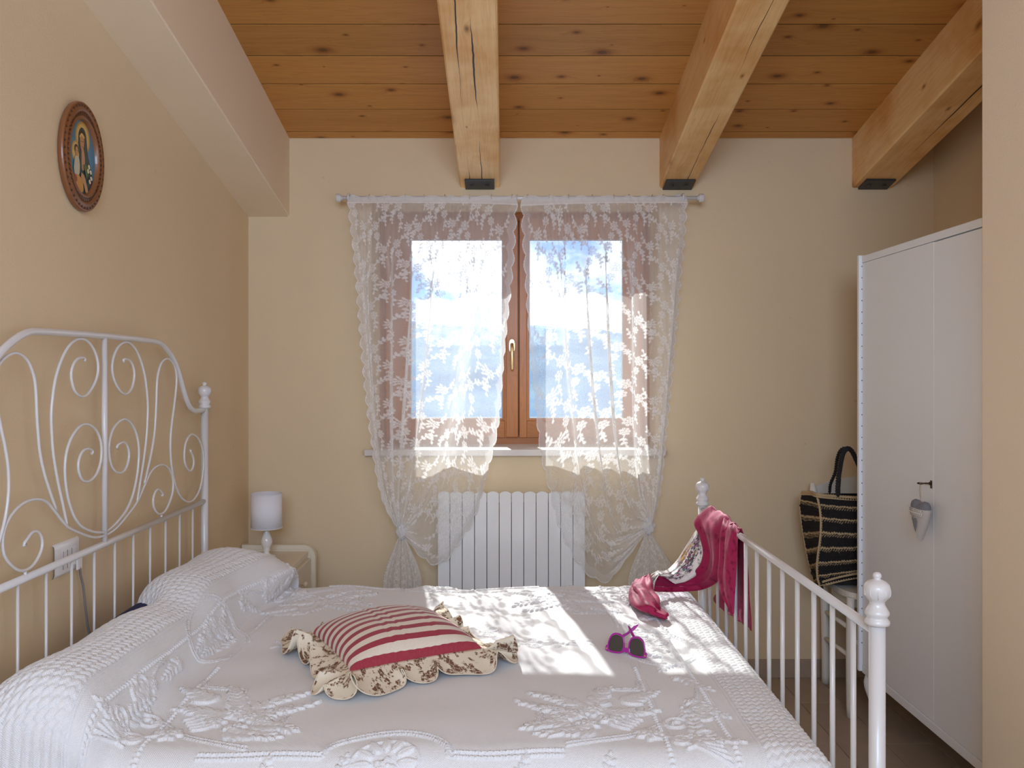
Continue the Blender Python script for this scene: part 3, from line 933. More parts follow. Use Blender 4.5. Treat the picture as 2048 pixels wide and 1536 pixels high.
tag(spread, 'white relief-woven cotton bedspread covering the bed, humped over the pillows at the headboard', 'bedspread')

def bed_z(x, y):
    return .6355
# navy pillow end showing behind the spread
pm = MB()
PP = []
for i in range(25):
    th = i/24*2-1
    row = []
    for j in range(17):
        s_ = j/16*2-1
        hgt = .055*(max(0, 1-abs(th)**3.0)**.5)*(max(0, 1-abs(s_)**3.0)**.5)
        row.append((th, s_, hgt))
    PP.append(row)
for sg in (1, -1):
    pm.grid([[Vector((.115*p[1], .20*p[0], sg*p[2])) for p in r] for r in PP])
pl = pm.build('pillow', M['navy'], None)
pl.location = (-1.02, 2.50, .690); pl.rotation_euler = (0, math.radians(10), 0)
tag(pl, 'navy blue pillow end peeking out behind the white bedspread at the headboard', 'pillow')

# ================================================================== CURTAINS
RODY, RODZ = 3.885, CAMZ+(742-396)*3.885/F
rod = thing('curtain_rod', 'white metal curtain rod with capped ends above the window', 'curtain rod', (.05, RODY, RODZ))
def rel(mb, name, m, parent, label=None):
    o = mb.build(name, m, parent, label)
    o.data.transform(Matrix.Translation(-parent.location if parent.parent is None else -parent.parent.location))
    return o
x0, x1 = at(684, 0, RODY).x, at(1396, 0, RODY).x
rel(MB().tube([(x0, RODY, RODZ), (x1, RODY, RODZ)], .0095, 14), 'pole', M['white_metal'], rod)
for x in (x0, x1):
    s_ = 1 if x > 0 else -1
    R90 = Matrix.Rotation(PI/2*s_, 4, 'Y')
    rel(MB().lathe([(.011, -.002), (.011, .004), (.0185, .005), (.019, .008), (.019, .024), (.017, .027), (0, .027)], (x, RODY, RODZ), 20, M=R90), 'end_cap', M['white_metal'], rod)
for px in (697, 1366):
    x = at(px, 0, RODY).x
    rel(MB().tube([(x, YB-.002, RODZ+.012), (x, RODY+.012, RODZ+.016), (x, RODY, RODZ+.017), (x, RODY-.014, RODZ+.010), (x, RODY-.016, RODZ-.004), (x, RODY-.004, RODZ-.015)], .0055, 8)
        .box(x-.012, x+.012, YB-.006, YB-.0005, RODZ-.022, RODZ+.04, bev=.002), 'bracket', M['white_metal'], rod)
src = None
for px in (738, 772, 810, 848, 890, 939, 983, 1024, 1034, 1055, 1099, 1137, 1185, 1228, 1258, 1305, 1327):
    x = at(px, 0, RODY).x
    if src is None:
        src = MB().tube([(0, .0125*math.cos(a), .0125*math.sin(a)+.003) for a in np.linspace(0, 2*PI, 16, endpoint=False)], .0022, 6, closed=True).build('ring', mat('beige_ring', (.62, .52, .42), .5), rod); o = src
    else:
        o = src.copy(); COL.objects.link(o)
    o.location = (x-.05, 0, 0); o.rotation_euler = (0, 0, rng.uniform(-.25, .25))

cm = bpy.data.materials.new('lace_net'); cm.use_nodes = True
t = cm.node_tree; t.nodes.clear()
out = N(t, 'ShaderNodeOutputMaterial'); tr = N(t, 'ShaderNodeBsdfTransparent'); df = N(t, 'ShaderNodeBsdfDiffuse'); tl = N(t, 'ShaderNodeBsdfTranslucent')
m1 = N(t, 'ShaderNodeMixShader'); m2 = N(t, 'ShaderNodeMixShader'); aa = N(t, 'ShaderNodeAttribute'); aa.attribute_name = 'lace'
df.inputs[0].default_value = (.93, .925, .92, 1); tl.inputs[0].default_value = (.90, .885, .87, 1)
m1.inputs[0].default_value = .40
L(t, df.outputs[0], m1.inputs[1]); L(t, tl.outputs[0], m1.inputs[2])
uvn = N(t, 'ShaderNodeUVMap'); uvn.uv_map = 'UVMap'
nz = N(t, 'ShaderNodeTexNoise'); nz.inputs['Scale'].default_value = 260; nz.inputs['Detail'].default_value = 2; L(t, uvn.outputs[0], nz.inputs['Vector'])
fac = mth(t, 'MULTIPLY', aa.outputs['Fac'], mth(t, 'MULTIPLY_ADD', nz.outputs['Fac'], .5, .75), clamp=True)
ge = N(t, 'ShaderNodeNewGeometry'); vd = N(t, 'ShaderNodeVectorMath', operation='DOT_PRODUCT')
L(t, ge.outputs['Normal'], vd.inputs[0]); L(t, ge.outputs['Incoming'], vd.inputs[1])
inv_ = mth(t, 'DIVIDE', 1.0, mth(t, 'MAXIMUM', mth(t, 'ABSOLUTE', vd.outputs['Value']), .12))
fac = mth(t, 'SUBTRACT', 1.0, mth(t, 'POWER', mth(t, 'SUBTRACT', 1.0, mth(t, 'MINIMUM', fac, .985)), inv_))
L(t, fac, m2.inputs[0]); L(t, tr.outputs[0], m2.inputs[1]); L(t, m1.outputs[0], m2.inputs[2]); L(t, m2.outputs[0], out.inputs[0])
M['lace'] = cm

def rose(st, u, v, r, ph):
    for k in range(7):
        a = ph+2*PI*k/7
        st.leaf(u+math.cos(a)*r*.42, v+math.sin(a)*r*.42, a, r*.62, r*.30, 1, .75)
    for k in range(5):
        a = ph+2*PI*(k+.4)/5
        st.leaf(u+math.cos(a)*r*.12, v+math.sin(a)*r*.12, a, r*.42, r*.19, 1, .5)
    st.dot(u, v, r*.12, 1)
def vine(st, u, v, ang, l, n, rg, curl):
    a = ang; x, y = u, v; pts = []
    for k in range(n+1):
        pts.append((x, y)); x += math.cos(a)*l/n; y += math.sin(a)*l/n; a += curl/n
    st.cord(pts, .0030, .8)
    a = ang
    for k in range(1, n+1):
        for sg in (1, -1):
            if k == n and sg < 0: continue
            st.leaf(pts[k][0], pts[k][1], a+(sg*(.85) if k < n else 0)+rg.uniform(-.2, .2), .019*rg.uniform(.8, 1.15)*(1.1-.3*k/n), .0062, 1, .45)
        a += curl/n
WF, LF = 1.10, 1.72          # flat width and length of one panel
def lace_density(seed, nu, nv, header=.035):
    rg = np.random.RandomState(seed)
    u = np.linspace(0, WF, nu); v = np.linspace(0, LF, nv)
    D = np.zeros((nu, nv)); s_ = Stamp(u, v, D)
    TU, TV = .150, .205
    for i in range(-1, 7):
        for j in range(-1, 8):
            for q in (0, 1):
                cu = i*TU+(q*.5)*TU+.03+rg.uniform(-.012, .012); cv = (j+.5*q)*TV+.05+.11*(i % 2)+rg.uniform(-.015, .015)
                ph = rg.uniform(0, 6)
                if q == 0:
                    rose(s_, cu, cv, .027, ph)
                    rose(s_, cu+.018, cv+.05, .022, ph+1)
                    vine(s_, cu+.02, cv-.015, -.9, .075, 4, rg, .9)
                    vine(s_, cu-.02, cv+.015, 2.2, .070, 4, rg, -1.0)
                    vine(s_, cu+.02, cv+.065, 1.3, .060, 3, rg, .9)
                    rose(s_, cu-.028, cv+.030, .016, ph+2)
                else:
                    rose(s_, cu, cv, .021, ph)
                    vine(s_, cu, cv+.012, 1.9, .075, 4, rg, -.8)
                    vine(s_, cu+.01, cv-.01, -.6, .060, 3, rg, -1.1)
                    for k in range(4): s_.leaf(cu+.018*math.cos(2.6+.5*k), cv+.018*math.sin(2.6+.5*k), 2.6+.5*k, .02, .0055, 1, .4)
    Ucol, Vrow = u[:, None], v[None, :]
    op = .27+.60*D
    sc = .072
    for edge in (Ucol, WF-Ucol):
        e_ = edge-(.020-.018*np.abs(np.sin(PI*Vrow/sc)))
        op = np.where(e_ < .045, np.maximum(op, .40), op)
        op = np.where(e_ < .0055, .80, op)
        op = np.where(e_ < 0, 0, op)
    hd = Vrow < header
    hem_ = np.where(Vrow < .010, .55, .62)
    op = np.where(hd & (op > .01), hem_+.25*(np.abs(Vrow-header) < .0035), op)
    return op, u, v

def curtain(name, label, cols, knotpx, tail, seed, flip, NS=340, NT=600):
    """cols: list of (s, pixel polyline) on the curtain's plane; s = 0 at the outer edge"""
    YC_ = 3.868
    ks = np.array([c_[0] for c_ in cols])
    lines = []
    for s, pix in cols:
        w = [at(x, y, YC_) for x, y in pix]
        lines.append(spline([(p.x, p.z) for p in w], NT))
    lines = np.stack(lines)                    # keys, NT, 2
    s = np.linspace(0, 1, NS)
    # smooth interpolation across the width
    Q = np.zeros((NS, NT, 2))
    for c_ in range(2):
        for j in range(NT):
            k = lines[:, j, c_]
            m_ = np.gradient(k, ks)
            i = np.clip(np.searchsorted(ks, s)-1, 0, len(ks)-2)
            h = ks[i+1]-ks[i]; q = (s-ks[i])/h
            Q[:, j, c_] = (2*q**3-3*q*q+1)*k[i]+(q**3-2*q*q+q)*h*m_[i]+(-2*q**3+3*q*q)*k[i+1]+(q**3-q*q)*h*m_[i+1]
    rg = np.random.RandomState(seed)
    tt = np.linspace(0, 1, NT)[None, :]
    ss = s[:, None]
    ph = 2*PI*(5.5*ss+.35*np.sin(2*PI*ss*1.3+seed)+.10*np.sin(tt*3+seed))
    ph2 = 2*PI*(17*ss+.5*np.sin(2*PI*ss*2.1+1+seed))
    A = .007*(1-sstep(.0, .05, tt))+.026*sstep(.02, .35, tt)*(1-sstep(.60, 1.0, tt)*.62)
    fine = .0060*(1-.55*sstep(.04, .45, tt))
    wy = A*np.sin(ph)+fine*np.sin(ph2)
    wx = .85*A*np.cos(ph+.6)*sstep(.02, .3, tt)
    taper = np.minimum(1, np.minimum(ss, 1-ss)/.06)
    X = Q[..., 0]+wx*taper*(1-.55*sstep(.80, 1, tt))
    Y = YC_+wy*(1-.3*sstep(.8, 1, tt))-.016*sstep(.1, .5, tt)-.035*sstep(.72, .9, tt)*(1-.35*sstep(.93, 1, tt))
    Z = Q[..., 1]
    # rod pocket: the head of the cloth bulges over the pole
    top = (1-sstep(.010, .034, tt))
    Y = Y*(1-top)+(RODY-.0125-.002*np.sin(ph2))*top
    Z = Z+.004*np.sin(ph2*.5+1)*(1-sstep(.0, .01, tt))
    op, u, v = lace_density(seed, NS, NT)
    # where the cloth is gathered its unresolved pleats lie closer together and veil more
    wid_ = np.sqrt(np.gradient(X, s, axis=0)**2+np.gradient(Y, s, axis=0)**2+np.gradient(Z, s, axis=0)**2)
    gather = np.clip(WF/np.maximum(wid_, .05), 1, 3.2)
    op = np.where(op > .01, 1-(1-np.minimum(op, .97))**gather, 0)
    uv = np.stack(np.broadcast_arrays(u[:, None], v[None, :]), -1)
    o = np_mesh(name, np.stack([X, Y, Z], -1), M['lace'], None, uv, {'lace': op})
    tag(o, label, 'curtain', 'lace curtains at the window')
    kn = at(knotpx[0], knotpx[1], YC_-.03)
    # tail below the knot
    P = []
    NSs, NTt = 120, 110
    w0, w1, zl, xs = tail
    s2 = np.linspace(-1, 1, NSs)[:, None]; t2 = np.linspace(0, 1, NTt)[None, :]
    fl = .018+(1-.0)*sstep(0, .9, t2**.75)
    xl = kn.x+(w0-kn.x)*sstep(0, .8, t2)**.8; xr = kn.x+(w1-kn.x)*sstep(0, .8, t2)**.8
    xx = (xl+xr)/2+s2*((xr-xl)/2+.012)
    xx = xx+.006*np.sin(s2*17+t2*2+seed)*t2
    yy = kn.y+.005+.020*t2*np.sin(s2*11+seed)+.010*np.sin(s2*23+1+seed)*(.3+t2)
    zz = kn.z-.005-(kn.z-zl)*t2+0*s2
    op2, uu2, vv2 = lace_density(seed+9, NSs, NTt, header=-1)
    uv2 = np.stack(np.broadcast_arrays(uu2[:, None], vv2[None, :]*.6), -1)
    np_mesh('curtain_tail', np.stack([xx, yy, zz], -1), M['lace'], o, uv2, {'lace': np.clip(op2*.55+.34, 0, .95)})
    # the knot itself: a lumpy twist of cloth
    kp = []
    for i in range(26):
        a = PI*i/25
        row = []
        for j in range(37):
            b_ = 2*PI*j/36
            r_ = 1+.16*math.sin(3*b_+4*a+seed)+.10*math.sin(7*b_-3*a)
            row.append((kn.x+.022*r_*math.sin(a)*math.cos(b_)*xs, kn.y-.004+.020*r_*math.sin(a)*math.sin(b_), kn.z+.034*r_*math.cos(a)))
        kp.append(row)
    kp = np.array(kp)
    np_mesh('curtain_knot', kp, M['lace'], o, np.zeros(kp.shape[:2]+(2,)), {'lace': np.full(kp.shape[:2], .90)})
    return o
curtain('curtain', 'sheer white rose lace curtain tied in a knot, on the lamp side of the window', [
    (0, ((692, 392), (697, 440), (704, 500), (717, 650), (731, 800), (748, 920), (768, 1000), (796, 1056))),
    (.22, ((770, 392), (768, 440), (766, 520), (769, 680), (773, 840), (782, 960), (799, 1056))),
    (.50, ((862, 392), (860, 440), (855, 560), (838, 740), (823, 880), (812, 980), (802, 1056))),
    (.72, ((938, 392), (936, 440), (930, 560), (912, 740), (888, 890), (862, 985), (835, 1035), (805, 1060))),
    (.87, ((990, 392), (988, 440), (981, 560), (963, 740), (945, 880), (918, 985), (885, 1055), (850, 1078), (807, 1062))),
    (1, ((1037, 392), (1035, 440), (1028, 540), (1012, 690), (1000, 840), (990, 895), (974, 955), (952, 1036), (923, 1082), (895, 1119), (870, 1128), (843, 1112), (806, 1066)))],
    (803, 1062), (at(772, 0, 3.84).x, at(836, 0, 3.84).x, .42, 1.0), 3, False)
curtain('curtain', 'sheer white rose lace curtain tied in a knot, on the wardrobe side of the window', [
    (0, ((1377, 392), (1375, 440), (1370, 500), (1357, 650), (1343, 800), (1332, 900), (1317, 990), (1302, 1046))),
    (.22, ((1300, 392), (1301, 440), (1304, 540), (1306, 720), (1303, 880), (1300, 980), (1300, 1046))),
    (.48, ((1212, 392), (1214, 440), (1218, 560), (1228, 740), (1240, 880), (1258, 985), (1298, 1047))),
    (.70, ((1138, 392), (1140, 440), (1146, 560), (1160, 740), (1178, 890), (1196, 990), (1222, 1062), (1252, 1068), (1296, 1049))),
    (.86, ((1088, 392), (1090, 440), (1096, 560), (1112, 740), (1130, 890), (1148, 990), (1180, 1080), (1212, 1114), (1250, 1092), (1295, 1052))),
    (1, ((1040, 392), (1041, 440), (1047, 540), (1058, 690), (1073, 850), (1082, 920), (1098, 985), (1118, 1060), (1146, 1116), (1182, 1156), (1214, 1162), (1246, 1122), (1294, 1056)))],
    (1297, 1052), (at(1262, 0, 3.84).x, at(1352, 0, 3.84).x, .40, 1.15), 8, True)

# ================================================================== RADIATOR
rad = thing('radiator', 'white aluminium radiator with twelve flat columns under the window', 'radiator', (.025, 3.93, .12))
RZ = .889; pitch = .0563
def section():
    m_ = MB(); w = pitch/2-.0017
    zt = RZ-.12; zb = 0
    pts = [(-w, zb), (w, zb), (w, zt-.010)]+[(w-2*w*k/8, zt-.010+.010*math.sin(PI*k/8)) for k in range(1, 8)]+[(-w, zt-.010)]
    m_.prism(pts, .010, M=Matrix(((1, 0, 0, 0), (0, 0, -1, -.032), (0, 1, 0, 0), (0, 0, 0, 1))))
    # two shallow flutes on the face
    for x, ww in ((-.006, .0012), (.0075, .0012)):
        m_.box(x-ww, x+ww, -.0432, -.041, .01, zt-.02)
    m_.box(-w*.82, w*.82, -.034, .040, .015, zt-.012, bev=.006)
    m_.box(-w, w, .030, .038, .02, zt-.03)
    return m_
src = None
for k in range(12):
    if src is None:
        src = section().build('radiator_section', M['radiator'], rad); o = src
    else:
        o = src.copy(); COL.objects.link(o)
    o.location = ((k-5.5)*pitch, 0, 0)
for z in (.84, .17):
    rel(MB().tube([(-.315, 3.93, z), (.365, 3.93, z)], .013, 10), 'header_pipe', M['radiator'], rad)
rel(MB().tube([(.36, 3.93, .17), (.405, 3.93, .17), (.405, 3.93, 0)], .008, 10), 'supply_pipe', M['radiator'], rad)
for x in (-.145, .195):
    rel(MB().box(x-.015, x+.015, 3.955, 3.999, .78, .82), 'wall_hook', M['radiator'], rad)

# ================================================================== ROOF BEAMS
def beam(xa, xb, zb, label, m_t):
    """rafter with the width xa..xb; zb = underside at the back wall; steel plate under its end"""
    xm = (xa+xb)/2; w = (xb-xa)/2
    r = thing('ceiling_beam', label, 'beam', (xm, 2.2, zceil(2.2)), 0, None)
    r.rotation_euler.x = RX
    Lc = (YB+.06-2.2)/SC; Lr = -(2.2-YR)/SC
    dep = (ZC-zb)*SC
    ch = .006
    m_ = MB().prism([(-w, .0), (-w, -dep+ch), (-w+ch, -dep), (w-ch, -dep), (w, -dep+ch), (w, 0)], Lc-Lr, M=Matrix(((1, 0, 0, 0), (0, 0, 1, Lr), (0, 1, 0, 0), (0, 0, 0, 1))))
    m_.build('timber', M[m_t], r)
    # steel plate on the underside, against the wall
    yw = (YB-2.2)/SC+SL*dep-.002
    pw = .068
    p = MB().box(-pw, pw, yw-.098, yw, -dep-.010, -dep-.0002, bev=.0015)
    pl_ = p.build('bracket', M['black_steel'], r)
    b_ = MB()
    for sx in (-1, 1):
        b_.lathe([(0, -.016), (.006, -.016), (.0095, -.014), (.0095, -.0095), (.013, -.0095), (.013, -.0085)], (sx*.034, yw-.05, -dep), 10)
    b_.build('bolt', M['black_steel'], pl_)
    return r
beam(-.216, -.028, 2.302, 'pine ceiling beam with long dark cracks, first from the plaster boxing', 'beam')
beam(.722, .886, 2.300, 'pine ceiling beam above the wardrobe side end of the curtain rod', 'beam_plain')
beam(1.628, 1.818, 2.302, 'pine ceiling beam running above the white wardrobe', 'beam_plain')

# ================================================================== BEDSIDE TABLE AND LAMP
ns = thing('bedside_table', 'cream painted bedside table in the corner beside the bed', 'bedside table', (-1.05, 3.74, 0))
NZ = .618
def npart(mb, name, m, label=None, parent=ns):
    o = mb.build(name, m, parent, label); o.data.transform(Matrix.Translation(-ns.location)); return o
def side(y0, y1, x1, zt, r=.055):
    pts = [(XL+.004, .02), (x1-.012, .02), (x1, .10)]
    pts += [(x1-r+r*math.cos(a), zt-r+r*math.sin(a)) for a in np.linspace(0, PI/2, 8)]
    pts += [(XL+.004, zt)]
    return MB().prism(pts, y1-y0, M=Matrix(((1, 0, 0, 0), (0, 0, 1, y0), (0, 1, 0, 0), (0, 0, 0, 1))))
X1 = at(632, 0, 3.90).x
s_ = npart(side(3.885, 3.915, X1, .645), 'side_panel', M['cream_wood'])
npart(side(3.878, 3.887, X1-.020, .625, .035), 'panel_rim', M['cream_wood'], None, s_).data.transform(Matrix.Identity(4))
npart(side(3.46, 3.49, X1, .600), 'side_panel', M['cream_wood'])
npart(MB().box(XL+.004, X1-.030, 3.49, 3.885, NZ-.022, NZ, bev=.003), 'top', M['cream_wood'])
npart(MB().box(XL+.004, X1-.034, 3.50, 3.87, .12, NZ-.024), 'carcass', M['cream_wood'])
for z0, z1 in ((.44, .587), (.15, .425)):
    d_o = npart(MB().box(X1-.036, X1-.018, 3.495, 3.882, z0, z1, bev=.003), 'drawer', M['cream_wood'])
    npart(MB().lathe([(.004, 0), (.006, .012), (.014, .018), (.012, .028), (0, .031)], (X1-.020, 3.69, (z0+z1)/2), 14, M=Matrix.Rotation(PI/2, 4, 'Y')), 'knob', M['cream_wood'], None, d_o)

lp = at(533, 0, 3.74)
lamp = thing('table_lamp', 'small white table lamp with a drum shade on the bedside table', 'lamp', (lp.x, 3.74, NZ))
def lpart(mb, name, m, label=None, parent=lamp): return mb.build(name, m, parent, label)
lpart(MB().lathe([(.038, 0), (.040, .004), (.036, .010), (.022, .014), (.013, .020), (.012, .028), (.015, .033), (.016, .038), (.0145, .042), (.018, .050), (.024, .062), (.0255, .073), (.0235, .084), (.018, .098), (.0125, .112), (.0105, .122), (.0125, .133), (.0125, .142), (0, .142)], (0, 0, 0), 28), 'base', mat('milk_glass', (.80, .77, .72), .18, coat=.5))
sm2 = mat('lamp_shade_cloth', (.80, .79, .83), .85, bump=(500, .15))
sh = MB(); prof_ = [(.0675, .132), (.0655, .284), (.0645, .284), (.0665, .132), (.0675, .132)]
sh.lathe(prof_, (0, 0, 0), 48)
so = lpart(sh, 'shade', sm2)
for r_, z_ in ((.0680, .1335), (.0660, .2825)):
    lpart(MB().tube([(r_*math.cos(a), r_*math.sin(a), z_) for a in np.linspace(0, 2*PI, 48, endpoint=False)], .0017, 6, closed=True), 'shade_trim', sm2, None, so)
lpart(MB().tube([(0, 0, .142), (0, 0, .185)], .008, 10).lathe([(0, .175), (.012, .18), (.022, .205), (.018, .228), (0, .236)], (0, 0, 0), 16), 'bulb', M['white_plastic'])

# ================================================================== WALL SOCKET, PLUG AND CABLE
sy0, sy1, sz0, sz1 = 2.266, 2.402, .884, .972
sk_ = thing('wall_socket', 'white switch and socket plate on the wall behind the headboard', 'socket', (XL, (sy0+sy1)/2, (sz0+sz1)/2))
def spart(mb, name, m, label=None, parent=sk_): return mb.build(name, m, parent, label)
hw, hh_ = .068, .046
P = []
for k in range(13):
    q = k/12*2-1
    xo = .013-.006*q*q
    P.append([(0.0006, q*hw, -hh_), (xo*.8, q*hw*.98, -hh_+.004), (xo, q*hw*.96, -hh_+.012), (xo, q*hw*.96, hh_-.014), (xo*.9, q*hw*.98, hh_-.005), (.0006, q*hw, hh_)])
spart(MB().grid(P), 'cover_plate', M['white_plastic'])
for k in range(3):
    y0 = -.034+k*.0235
    mo = spart(MB().box(.009, .0142, y0, y0+.0222, -.026, .024, bev=.0012), 'switch_module', M['white_plastic'])
    spart(MB().box(.0136, .0143, y0-.0012, y0-.0002, -.026, .024), 'module_joint', M['dark'], None, mo)
    spart(MB().lathe([(.0025, 0), (.0025, .001), (0, .001)], (.0140, y0+.011, -.006), 10, M=Matrix.Rotation(PI/2, 4, 'Y')), 'indicator_hole', M['dark'], None, mo)
plug = thing('phone_charger', 'white plug with a grey cable hanging from the wall socket', 'charger', (XL, (sy0+sy1)/2, (sz0+sz1)/2))
plug_body = MB().box(.0146, .021, .030, .058, -.043, -.006, bev=.003).build('plug', M['white_plastic'], plug)
MB().tube(spline([(.018, .046, -.036), (.020, .048, -.060), (.024, .056, -.10), (.028, .060, -.16), (.031, .070, -.22), (.038, .092, -.29), (.052, .10, -.36), (.055, .11, -.50), (.05, .11, -.70)], 60), .0034, 8).build('cord', M['cable'], plug)

# ================================================================== OVAL PICTURE
PY, PZ = 2.408, 2.046
pic = thing('oval_picture', 'oval carved wooden frame with a painted mother and child, on the wall', 'picture', (XL, PY, PZ))
AE, BE = .119, .155
fw = mat('carved_red_brown_wood', (.21, .078, .028), .33, coat=.25, bump=(70, .15))
fd = mat('dark_carving', (.055, .024, .012), .5)
def ell(k, n=72, a=AE, b=BE): return [(a*k*math.cos(q), b*k*math.sin(q)) for q in np.linspace(0, 2*PI, n, endpoint=False)]
prf = [(.94, .0005), (.985, .004), (1.0, .011), (.99, .017), (.965, .0195), (.94, .018), (.91, .0185), (.86, .0195), (.845, .022), (.825, .0215), (.81, .0195), (.78, .019), (.70, .019), (.685, .0205), (.665, .022), (.645, .0205), (.625, .0165), (.61, .0135), (.60, .009)]
n = 72
prf = [(1-(1-k)*.86, h) for k, h in prf]
P = [[(h, x, z) for x, z in ell(k)+ell(k)[:1]] for k, h in prf]
pic_frame = MB().grid(P).build('frame', fw, pic)
b_ = MB()
for i in range(44):
    q = 2*PI*i/44
    x, z = AE*.927*math.cos(q), BE*.927*math.sin(q)
    b_.lathe([(0, .0035), (.0026, .0025), (.0036, 0)], (.0178, x, z), 6, M=Matrix.Rotation(PI/2, 4, 'Y'))
tag(b_.build('carved_dot', fd, pic_frame), kind='stuff')
b_ = MB()
for i in range(54):
    q = 2*PI*i/54
    x, z = AE*.778*math.cos(q), BE*.778*math.sin(q)
    tx, tz = -AE*math.sin(q), BE*math.cos(q); l_ = math.hypot(tx, tz); tx /= l_; tz /= l_
    for sg in (1, -1):
        pts = []
        for a in np.linspace(.3, 5.2, 9):
            u_, v_ = .0034*math.cos(a), sg*(.0030+.0034*math.sin(a))
            pts.append((.0192, x+tx*u_-tz*v_*-1*0+(-tz)*v_*(-1), z+tz*u_+tx*v_))
        b_.tube(pts, .0011, 4)
tag(b_.build('carved_chain', fd, pic_frame), kind='stuff')
# painting: flat colours of a veiled mother and a child, oval, under a blue sky
pm_ = bpy.data.meshes.new('painting')
cols_ = [('sky_blue_paint', (.07, .23, .36)), ('gold_paint', (.50, .31, .07)), ('dark_veil_paint', (.022, .055, .060)), ('skin_paint', (.50, .26, .12)), ('white_cloth_paint', (.52, .50, .38)),
         ('ochre_paint', (.55, .26, .05)), ('red_paint', (.28, .055, .03)), ('hair_paint', (.05, .022, .012)), ('leaf_paint', (.08, .14, .04)), ('lily_paint', (.75, .72, .58)), ('gold_light_paint', (.66, .45, .15))]
mats_ = [mat(n_, c_, .35, coat=.3, bump=(140, .15)) for n_, c_ in cols_]
pv, pf, pmi = [], [], []
lay = [0]
def patch(pts, mi):
    lay[0] += 1
    h = .0092+.00012*lay[0]
    base = len(pv)
    pv.extend((h, x, z) for x, z in pts)
    for tr_ in tessellate_polygon([[Vector((x, z, 0)) for x, z in pts]]):
        pf.append(tuple(base+i for i in tr_)); pmi.append(mi)
def inside(pts, k=.69):
    pts = [(x*1.10, z*1.10) for x, z in pts]
    o_ = []
    for x, z in pts:
        r_ = math.hypot(x/(AE*k), z/(BE*k))
        o_.append((x/r_, z/r_) if r_ > 1 else (x, z))
    return o_
def ov(cx, cz, a, b_, mi, rot=0, n=22, clip=True):
    p = []
    for q in np.linspace(0, 2*PI, n, endpoint=False):
        x, z = a*math.cos(q), b_*math.sin(q)
        p.append((cx+x*math.cos(rot)-z*math.sin(rot), cz+x*math.sin(rot)+z*math.cos(rot)))
    patch(inside(p) if clip else p, mi)
def blob(pts, mi, n=40):
    p = spline(list(pts)+[pts[0]], n)[:-1]
    patch(inside([tuple(q) for q in p]), mi)
patch(ell(.69, 48), 0)
ov(.006, .050, .037, .042, 1); ov(.006, .050, .031, .036, 10)
ov(-.028, .008, .023, .027, 1); ov(-.028, .008, .019, .023, 10)
blob([(-.016, .058), (-.006, .074), (.010, .076), (.022, .064), (.028, .038), (.034, .010), (.050, -.022), (.056, -.060), (.030, -.092), (-.02, -.09), (-.020, -.04), (-.014, .0), (-.018, .03)], 2)
blob([(-.012, .054), (-.004, .066), (.008, .066), (.016, .052), (.014, .030), (.008, .014), (.0, .012), (-.008, .026)], 7)
blob([(-.009, .048), (-.002, .058), (.008, .057), (.013, .045), (.011, .030), (.004, .018), (-.003, .020), (-.008, .032)], 3)
blob([(-.012, .052), (.0, .062), (.014, .055), (.012, .050), (.0, .055), (-.010, .047)], 10, 24)
blob([(-.002, .022), (.008, .024), (.016, -.002), (.012, -.03), (.0, -.03), (-.002, 0)], 3)
for x_, z_ in ((-.003, .040), (.006, .041)): ov(x_, z_, .0028, .0012, 7, n=10)
blob([(.001, .040), (.003, .032), (.0005, .030)], 5, 10); ov(.0015, .0262, .003, .0011, 6, n=10)
blob([(-.038, .010), (-.036, .022), (-.026, .026), (-.018, .018), (-.018, .006), (-.028, .002)], 7)
blob([(-.034, .010), (-.032, .018), (-.024, .020), (-.019, .012), (-.021, .0), (-.028, -.004), (-.033, .002)], 3)
for x_ in (-.0295, -.0235): ov(x_, .010, .0018, .0009, 7, n=8)
blob([(-.036, -.006), (-.026, -.003), (-.016, -.008), (-.012, -.030), (-.018, -.052), (-.036, -.052), (-.042, -.034)], 4)
blob([(-.042, -.052), (-.020, -.050), (.0, -.060), (.006, -.085), (-.014, -.094), (-.036, -.080)], 5)
blob([(-.046, -.050), (-.030, -.054), (-.026, -.066), (-.042, -.072)], 6)
blob([(-.004, -.040), (.010, -.046), (.022, -.066), (.030, -.084), (.018, -.088), (.008, -.070), (-.006, -.054)], 3)
for k in range(7):
    a = .3+.28*k
    blob([(.022, -.05), (.022+.030*math.cos(a)+.004, -.05+.034*math.sin(a)), (.022+.034*math.cos(a), -.05+.036*math.sin(a)), (.022+.030*math.cos(a)-.003, -.05+.030*math.sin(a))], 8, 12)
for x_, z_ in ((.034, -.018), (.042, -.030), (.028, -.030), (.044, -.046), (.036, -.056)):
    ov(x_, z_, .0062, .0050, 9, rot=x_*60, n=10); ov(x_, z_, .0018, .0018, 10, n=8)
pm_.from_pydata(pv, [], pf)
for m_ in mats_: pm_.materials.append(m_)
pm_.polygons.foreach_set('material_index', pmi)
po = bpy.data.objects.new('painting', pm_); COL.objects.link(po); po.parent = pic

